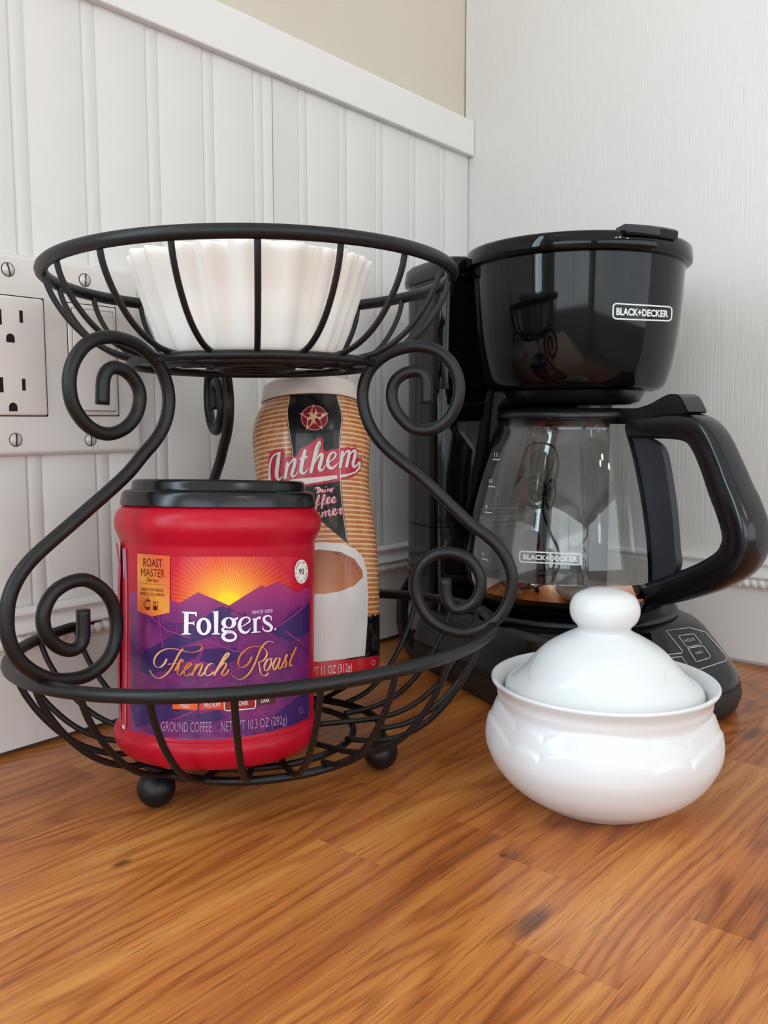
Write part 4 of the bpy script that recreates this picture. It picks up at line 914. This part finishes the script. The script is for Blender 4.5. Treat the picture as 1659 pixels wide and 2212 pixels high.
# ================================================================== COFFEE MAKER
AX = Vector((-0.139, -0.1873, 0)); DA = rad(-116)
dv = Vector((cos(DA), sin(DA), 0)); sv = Vector((-dv.y, dv.x, 0))
def LW(u, w, z): return AX + sv * u + dv * w + Vector((0, 0, z))
mk = thing('coffee_maker', (AX.x, AX.y, 0), 'glossy black drip coffee maker with button panel standing in the corner', 'coffee maker')
def rrect(hw, wb, wf, rb, rf, z, m=10):
    out = []
    for cu_, cw_, r_, a0_ in ((hw - rf, wf - rf, rf, 0), (-(hw - rf), wf - rf, rf, 90), (-(hw - rb), wb + rb, rb, 180), (hw - rb, wb + rb, rb, 270)):
        for k in range(m + 1):
            a_ = rad(a0_ + 90.0 * k / m); out.append(LW(cu_ + r_ * cos(a_), cw_ + r_ * sin(a_), z))
    return out
mesh('base_skirt', *loft([rrect(0.080, -0.108, 0.112, 0.03, 0.052, 0.0002), rrect(0.0825, -0.110, 0.116, 0.03, 0.054, 0.004), rrect(0.0845, -0.112, 0.118, 0.03, 0.055, 0.012), rrect(0.0838, -0.112, 0.117, 0.03, 0.055, 0.0192)]), M['matte'], mk, auto=50)
base_r = [rrect(0.0834, -0.112, 0.1166, 0.03, 0.055, 0.0192), rrect(0.0836, -0.112, 0.1164, 0.03, 0.055, 0.0225), rrect(0.0824, -0.112, 0.1135, 0.03, 0.054, 0.0270), rrect(0.0810, -0.111, 0.1085, 0.03, 0.052, 0.0320), rrect(0.0775, -0.110, 0.0975, 0.03, 0.050, 0.0430), rrect(0.0745, -0.110, 0.0885, 0.03, 0.048, 0.0515), rrect(0.0715, -0.110, 0.0825, 0.03, 0.046, 0.0555), rrect(0.0670, -0.108, 0.0760, 0.03, 0.044, 0.0575)]
bsv, bsf = loft(base_r)
mesh('base', bsv, bsf, M['basegloss'], mk, auto=50)
baseS = Surf(bsv, bsf)
mesh('warming_plate', *lathe([(0.0, 0.0575), (0.0765, 0.0575), (0.0775, 0.0590), (0.0765, 0.0612), (0.0745, 0.0618), (0.0725, 0.0606), (0.069, 0.0602), (0.0, 0.0602)], AX, 96), M['satin'], mk, auto=50)
def tower_ring(z, rc, hw=0.0845, wb=-0.122, wf=-0.054, rb=0.030, rf=0.010, m=10):
    out = []
    for cu_, cw_, r_, a0_ in ((-(hw - rf), wf - rf, rf, 90), (-(hw - rb), wb + rb, rb, 180), (hw - rb, wb + rb, rb, 270), (hw - rf, wf - rf, rf, 0)):
        for k in range(m + 1):
            a_ = rad(a0_ + 90.0 * k / m); out.append(LW(cu_ + r_ * cos(a_), cw_ + r_ * sin(a_), z))
    ui = math.sqrt(max(1e-6, rc * rc - wf * wf)); a_s = math.atan2(wf, ui); a_e = -pi - a_s
    for k in range(33):
        a_ = a_s + (a_e - a_s) * k / 32; out.append(LW(rc * cos(a_), rc * sin(a_), z))
    return out
def rcz(z):
    tb = [(0.05, 0.0795), (0.11, 0.0790), (0.15, 0.0760), (0.19, 0.0710), (0.218, 0.0670)]
    for (a0_, c0), (a1_, c1) in zip(tb, tb[1:]):
        if z <= a1_: return c0 + (c1 - c0) * (z - a0_) / (a1_ - a0_)
    return tb[-1][1]
mesh('water_tank', *loft([tower_ring(z, rcz(z)) for z in (0.050, 0.08, 0.1140)]), M['gloss'], mk, auto=40)
mesh('tower', *loft([tower_ring(z, rcz(z)) for z in (0.1146, 0.13, 0.15, 0.17, 0.19, 0.205, 0.2180)]), M['gloss'], mk, auto=40)
mesh('upper_housing', *loft([rrect(0.0845, -0.122, -0.050, 0.030, 0.010, 0.2180), rrect(0.0847, -0.122, -0.048, 0.030, 0.010, 0.255), rrect(0.0847, -0.122, -0.046, 0.030, 0.010, 0.2985)]), M['gloss'], mk, auto=40)
mesh('reservoir_lid', *loft([rrect(0.0835, -0.121, -0.040, 0.030, 0.012, 0.2975), rrect(0.0868, -0.1245, -0.036, 0.031, 0.014, 0.2982), rrect(0.0872, -0.125, -0.036, 0.031, 0.014, 0.3010), rrect(0.0865, -0.124, -0.036, 0.031, 0.014, 0.3090), rrect(0.0840, -0.121, -0.038, 0.030, 0.014, 0.3120), rrect(0.076, -0.112, -0.042, 0.028, 0.014, 0.3132)]), M['gloss'], mk, auto=40)
dprof = smooth_prof([(0.0, 0.2150), (0.050, 0.2150), (0.0560, 0.2153), (0.0612, 0.2176), (0.0646, 0.2230), (0.0676, 0.2340), (0.0706, 0.2520), (0.0728, 0.2750), (0.0740, 0.2950), (0.0742, 0.3025)], 6)
drv, drf = lathe(dprof, AX, 144); mesh('brew_basket', drv, drf, M['gloss'], mk, auto=60); drS = Surf(drv, drf)
mesh('brew_spout', *lathe([(0.0, 0.2060), (0.040, 0.2060), (0.046, 0.2080), (0.050, 0.2155)], AX, 64), M['satin'], mk, auto=50)
lpv = [(0.0735, 0.3012), (0.0775, 0.3012), (0.0788, 0.3022), (0.0790, 0.3060), (0.0786, 0.3108), (0.0774, 0.3128), (0.0740, 0.3138), (0.05, 0.3146), (0.0, 0.3148)]
brlid = mesh('brew_lid', *lathe(lpv, AX, 128), M['gloss'], mk, auto=50)
# finger tab on the lid's front edge
tab = []
for z, g_ in ((0.3098, 0.0), (0.3122, 0.0006), (0.3150, 0.0006), (0.3164, -0.001)):
    ring = []
    for k in range(13): a_ = rad(-15 + 30 * k / 12); ring.append(LW((0.0805 + g_) * sin(a_), (0.0805 + g_) * cos(a_), z))
    for k in range(13): a_ = rad(15 - 30 * k / 12); ring.append(LW((0.0655 - g_) * sin(a_), (0.0655 - g_) * cos(a_), z))
    tab.append(ring)
mesh('finger_tab', *loft(tab), M['gloss'], brlid, auto=40)
# logo badges
def logo(quad, surf, parent, off, name, lw=2.6, material=None, bold=0.042):
    TL, TR, BR, BL = quad
    def P(s, t_): 
        x = (BL[0] * (1 - s) + BR[0] * s) * (1 - t_) + (TL[0] * (1 - s) + TR[0] * s) * t_; y = (BL[1] * (1 - s) + BR[1] * s) * (1 - t_) + (TL[1] * (1 - s) + TR[1] * s) * t_
        return (x, y)
    asp = math.hypot(TR[0] - TL[0], TR[1] - TL[1]) / math.hypot(TL[0] - BL[0], TL[1] - BL[1]); r_ = 0.24
    pts = []
    for cx_, cy_, a0_ in ((1 - r_ / asp, 1 - r_, 0), (r_ / asp, 1 - r_, 90), (r_ / asp, r_, 180), (1 - r_ / asp, r_, 270)):
        for k in range(7): a_ = rad(a0_ + 15 * k); pts.append(P(cx_ + r_ / asp * cos(a_), cy_ + r_ * sin(a_)))
    pts.append(pts[0]); polys = ribbon(pts, lw, 1)
    vs, fs = text_mesh('BLACK+DECKER', bold)
    q = [P(0.055 + 0.89 * x, 0.27 + 0.47 * y) for x, y in vs]
    polys += [[q[i] for i in f] for f in fs]
    return decal(name, [(polys, (220, 224, 228))], surf, off, parent, step=16, material=material or M['whiteink'])
c6 = cr_(820, 460, 2.242)
logo(c6([(1131, 438), (1414, 455), (1411, 523), (1129, 512)]), drS, mk, 0.00025, 'brand_badge', 3.2)
# control panel printed on the sloping front
c7 = cr_(1320, 1120, 4.894)
pl = ribbon(c7([(600, 1440), (745, 1425), (755, 1405), (580, 1190), (820, 1157), (990, 1200), (1040, 1260), (1210, 1450), (1222, 1480), (1200, 1510), (940, 1595), (700, 1660)]), 2.0, 1)
pl += ribbon(c7([(712, 1250), (720, 1240), (870, 1222), (885, 1235), (955, 1325), (945, 1337), (800, 1362), (712, 1250)]), 1.7, 1) + ribbon(c7([(808, 1375), (960, 1350), (975, 1352), (1045, 1450), (1040, 1475), (910, 1515), (895, 1510), (808, 1375)]), 1.7, 1) + ribbon(c7([(640, 1472), (745, 1462), (800, 1540), (690, 1580)]), 1.7, 1)
decal('panel_lines', [(pl, (200, 204, 208))], baseS, 0.00025, mk, step=16, material=M['greyink'])
pt = text_polys('HOUR', c7([(780, 1310)])[0], c7([(888, 1290)])[0], 7.2, up=(-0.35, -0.94)) + text_polys('MIN', c7([(898, 1442)])[0], c7([(968, 1425)])[0], 6.4, up=(-0.35, -0.94))
decal('panel_lettering', [(pt, (200, 204, 208))], baseS, 0.00025, mk, step=16, material=M['greyink'])
decal('clock_display', [([c7([(150, 1240), (540, 1190), (640, 1440), (600, 1480), (200, 1500)])], (6, 7, 9))], baseS, 0.0002, mk, step=12, material=M['gloss'])
# cord hanging behind and its slack on the counter
cord = [on_y(884, 1225, -0.020), on_y(872, 1275, -0.018), on_y(864, 1320, -0.018), on_y(867, 1360, -0.022), on_y(877, 1395, -0.030), on_z(893, 1412, 0.004), on_z(925, 1432, 0.004), on_z(960, 1420, 0.004)]
cord[0] = LW(-0.06, -0.108, 0.09)
cord = [Vector((p.x, p.y, max(p.z, 0.0045))) for p in cord]
mesh('power_cord', *tube(catmull(cord, 8), 0.0030, 10), M['matte'], mk)
cord2 = [LW(-0.055, -0.110, 0.10), on_y(880, 1290, -0.017), on_y(877, 1340, -0.017), on_y(886, 1385, -0.020), on_z(906, 1398, 0.004), on_z(935, 1404, 0.004)]
cord2 = [Vector((p.x, p.y, max(p.z, 0.0045))) for p in cord2]
mesh('power_cord', *tube(catmull(cord2, 8), 0.0028, 10), M['matte'], mk)

# ================================================================== CARAFE
cf = thing('carafe', (AX.x, AX.y, 0.0606), 'clear glass coffee carafe with black handle on the warming plate', 'carafe')
gout = smooth_prof([(0.0, 0.0622), (0.040, 0.0620), (0.0580, 0.0620), (0.0665, 0.0640), (0.0725, 0.0700), (0.0756, 0.0800), (0.0764, 0.0900), (0.0757, 0.1020), (0.0732, 0.1200), (0.0690, 0.1400), (0.0636, 0.1600), (0.0580, 0.1770), (0.0540, 0.1862), (0.0530, 0.1900), (0.0540, 0.1938), (0.0552, 0.1962)], 6)
gin = smooth_prof([(0.0534, 0.1958), (0.0520, 0.1936), (0.0511, 0.1900), (0.0520, 0.1858), (0.0560, 0.1765), (0.0616, 0.1596), (0.0670, 0.1397), (0.0712, 0.1198), (0.0737, 0.1018), (0.0744, 0.0900), (0.0736, 0.0803), (0.0706, 0.0712), (0.0650, 0.0660), (0.0575, 0.0642), (0.040, 0.0642), (0.0, 0.0643)], 6)
mesh('glass_body', *lathe(gout + [(0.0546, 0.1966)] + gin, AX, 128), M['glass'], cf)
glS = Surf(*lathe(gout, AX, 160))
mesh('steel_band', *lathe([(0.0740, 0.0752), (0.0752, 0.0752), (0.0768, 0.0812), (0.0774, 0.0870), (0.0765, 0.0870)], AX, 128), M['steel'], cf, auto=60)
clid = mesh('carafe_lid', *lathe([(0.0, 0.1925), (0.0500, 0.1925), (0.0508, 0.1960), (0.0548, 0.1968), (0.0552, 0.1985), (0.0535, 0.2010), (0.046, 0.2030), (0.0, 0.2036)], AX, 96), M['satin'], cf, auto=50)
HA = math.atan2(CAM.y - AX.y, CAM.x - AX.x) + rad(45); hd = Vector((cos(HA), sin(HA), 0)); hn = Vector((-sin(HA), cos(HA), 0))
def hp(px, py): return on_plane(px, py, AX, hn)
c8 = cr_(1030, 820, 2.637)
hc = [hp(*q) for q in c8([(905, 262), (1040, 262), (1170, 264), (1270, 288), (1335, 360), (1395, 490), (1445, 620), (1492, 730), (1530, 850), (1530, 945), (1480, 1035), (1370, 1105), (1230, 1160), (1100, 1200), (1010, 1222)])]
hpath = catmull(hc, 6)
sec = []
for k in range(20):
    a_ = 2 * pi * k / 20; ca, sa = cos(a_), sin(a_)
    sec.append((math.copysign(abs(ca) ** 0.48, ca) * 1.08, math.copysign(abs(sa) ** 0.48, sa) * 0.88))
nh = len(hpath)
hr = [0.0092 + 0.0018 * sin(pi * i / (nh - 1)) + 0.0012 * sin(pi * max(0, (i / (nh - 1) - 0.35)) / 0.65) for i in range(nh)]
hand = mesh('handle', *tube(hpath, hr, up=hn, section=sec), M['handle'], cf, auto=50)
# spine that clips to the glass: follows the carafe outline, then a fin outwards
inn = [(r_, z_) for r_, z_ in gout if 0.068 < z_ < 0.196]
fin_o = [hp(*q) for q in c8([(1010, 1290), (1040, 1230), (1148, 1080), (1145, 960), (1130, 760), (1105, 580), (1080, 440), (1055, 380), (1000, 340), (905, 300)])]
inner3 = [AX + hd * (r_ + 0.0004) + Vector((0, 0, z_)) for r_, z_ in inn]
outer3 = catmull(fin_o, 6)
def resample(P, n):
    Ls = [0.0]
    for a_, b_ in zip(P, P[1:]): Ls.append(Ls[-1] + (b_ - a_).length)
    out = []
    for k in range(n):
        s = Ls[-1] * k / (n - 1); i = 0
        while i < len(P) - 2 and Ls[i + 1] < s: i += 1
        q = (s - Ls[i]) / max(1e-9, Ls[i + 1] - Ls[i]); out.append(P[i].lerp(P[i + 1], q))
    return out
A_, B_ = resample(inner3, 40), resample(outer3, 40)
vs = []; fs = []
for th_ in (-0.0030, 0.0030):
    for a_, b_ in zip(A_, B_): vs += [a_ + hn * th_, b_ + hn * th_]
n2 = 80
for i in range(39):
    a_ = 2 * i
    fs += [[a_, a_ + 1, a_ + 3, a_ + 2], [n2 + a_, n2 + a_ + 2, n2 + a_ + 3, n2 + a_ + 1], [a_, a_ + 2, n2 + a_ + 2, n2 + a_], [a_ + 1, n2 + a_ + 1, n2 + a_ + 3, a_ + 3]]
fs += [[0, n2, n2 + 1, 1], [78, 79, n2 + 79, n2 + 78]]
mesh('handle_spine', vs, fs, M['spine'], cf, auto=40)
# inner clamp strip hugging the glass
strip = [AX + hd * (r_ + 0.0010) + Vector((0, 0, z_)) for r_, z_ in inn]
mesh('clamp_strip', *tube(strip, 0.0042, up=hn, section=[(1.0, 0.3), (0.8, 0.45), (-0.8, 0.45), (-1.0, 0.3), (-1.0, -0.3), (1.0, -0.3)]), M['gloss'], cf, auto=40)
# thumb lever joining lid and handle
lev = [hp(*q) for q in c8([(700, 215), (700, 170), (860, 165), (960, 165), (1040, 140), (1120, 95), (1150, 82), (1200, 84), (1225, 110), (1262, 190), (1150, 205), (900, 240)])]
n_ = len(lev); vs = [p + hn * t_ for t_ in (-0.010, 0.010) for p in lev]
bm = bmesh.new(); bv_ = [bm.verts.new(p) for p in vs]
bm.faces.new(bv_[:n_][::-1]); bm.faces.new(bv_[n_:])
for k in range(n_): bm.faces.new([bv_[k], bv_[(k + 1) % n_], bv_[n_ + (k + 1) % n_], bv_[n_ + k]])
bmesh.ops.recalc_face_normals(bm, faces=bm.faces[:]); bmesh.ops.bevel(bm, geom=bm.edges[:], offset=0.0009, segments=2, affect='EDGES')
mesh('thumb_lever', *from_bm(bm), M['handle'], clid, auto=40); bm.free()
# printing on the glass
c9 = cr_(1020, 960, 6.38)
logo(c9([(656, 1474), (1498, 1512), (1494, 1656), (656, 1616)]), glS, cf, 0.0002, 'glass_badge', 3.2)
mkp = []
for s_, bl, br, h_ in (('12', (306, 170), (350, 168), 54), ('10', (236, 530), (282, 530), 52), ('8', (186, 880), (210, 880), 52), ('4', (134, 1530), (156, 1530), 50)):
    mkp += text_polys(s_, c9([bl])[0], c9([br])[0], h_ / 6.38, bold=0.008, up=(0.10, -1))
for a_, b_ in (((290, 208), (388, 211)), ((224, 578), (322, 588)), ((178, 932), (272, 945)), ((135, 1575), (228, 1597))): mkp += ribbon(c9([a_, b_]), 2.3, 1)
decal('cup_marks', [(mkp, (220, 224, 228))], glS, 0.0002, cf, step=20, material=M['whiteink'])
warn = ribbon(c9([(330, 650), (365, 775), (258, 780), (330, 650)]), 0.9, 1) + ribbon(c9([(320, 690), (316, 730)]), 0.9, 1) + [c9(ellipse(315, 752, 5, 5, 6))]
for s_, l_, r_, y_, dy_ in (('CAUTION hot', 215, 425, 835, -12), ('Read instruction book before use', 75, 605, 890, -12), ('ATTENTION chaud', 160, 455, 950, -14), ("Lire instructions livre avant d'user", 70, 600, 1005, -14), ('PRECAUCION caliente', 110, 495, 1055, -14), ('Lea el libro de instrucciones', 175, 690, 1112, -14)):
    warn += text_polys(s_, c9([(l_, y_)])[0], c9([(r_, y_ + dy_)])[0], 4.6, mirror=True)
decal('warning_print', [(warn, (150, 152, 154))], glS, -0.0003, cf, step=20, material=M['greyink'], far=True)

# ================================================================== PENDANT LAMPS OVER THE ROOM
for k, (x, y, z) in enumerate(((-0.62, -1.55, 1.02), (-0.80, -1.72, 1.10), (-0.48, -1.80, 1.00))):
    pn = thing('pendant_lamp', (x, y, z), ('warm pendant bulb hanging nearest the wainscot wall', 'warm pendant bulb on the shortest cord, highest of the three', 'warm pendant bulb hanging lowest of the three')[k], 'pendant lamp', 'pendant lamps hanging over the room')
    mesh('bulb', *lathe(smooth_prof([(0.0, z), (0.016, z + 0.006), (0.022, z + 0.026), (0.014, z + 0.05), (0.010, z + 0.062)], 4), (x, y), 20), M['bulb'], pn)
    mesh('socket', *lathe([(0.011, z + 0.060), (0.013, z + 0.064), (0.013, z + 0.10), (0.006, z + 0.11)], (x, y), 16), M['brass'], pn)
    mesh('cord', *tube([(x, y, z + 0.108), (x, y, ZC)], 0.003, 8), M['brass'], pn)
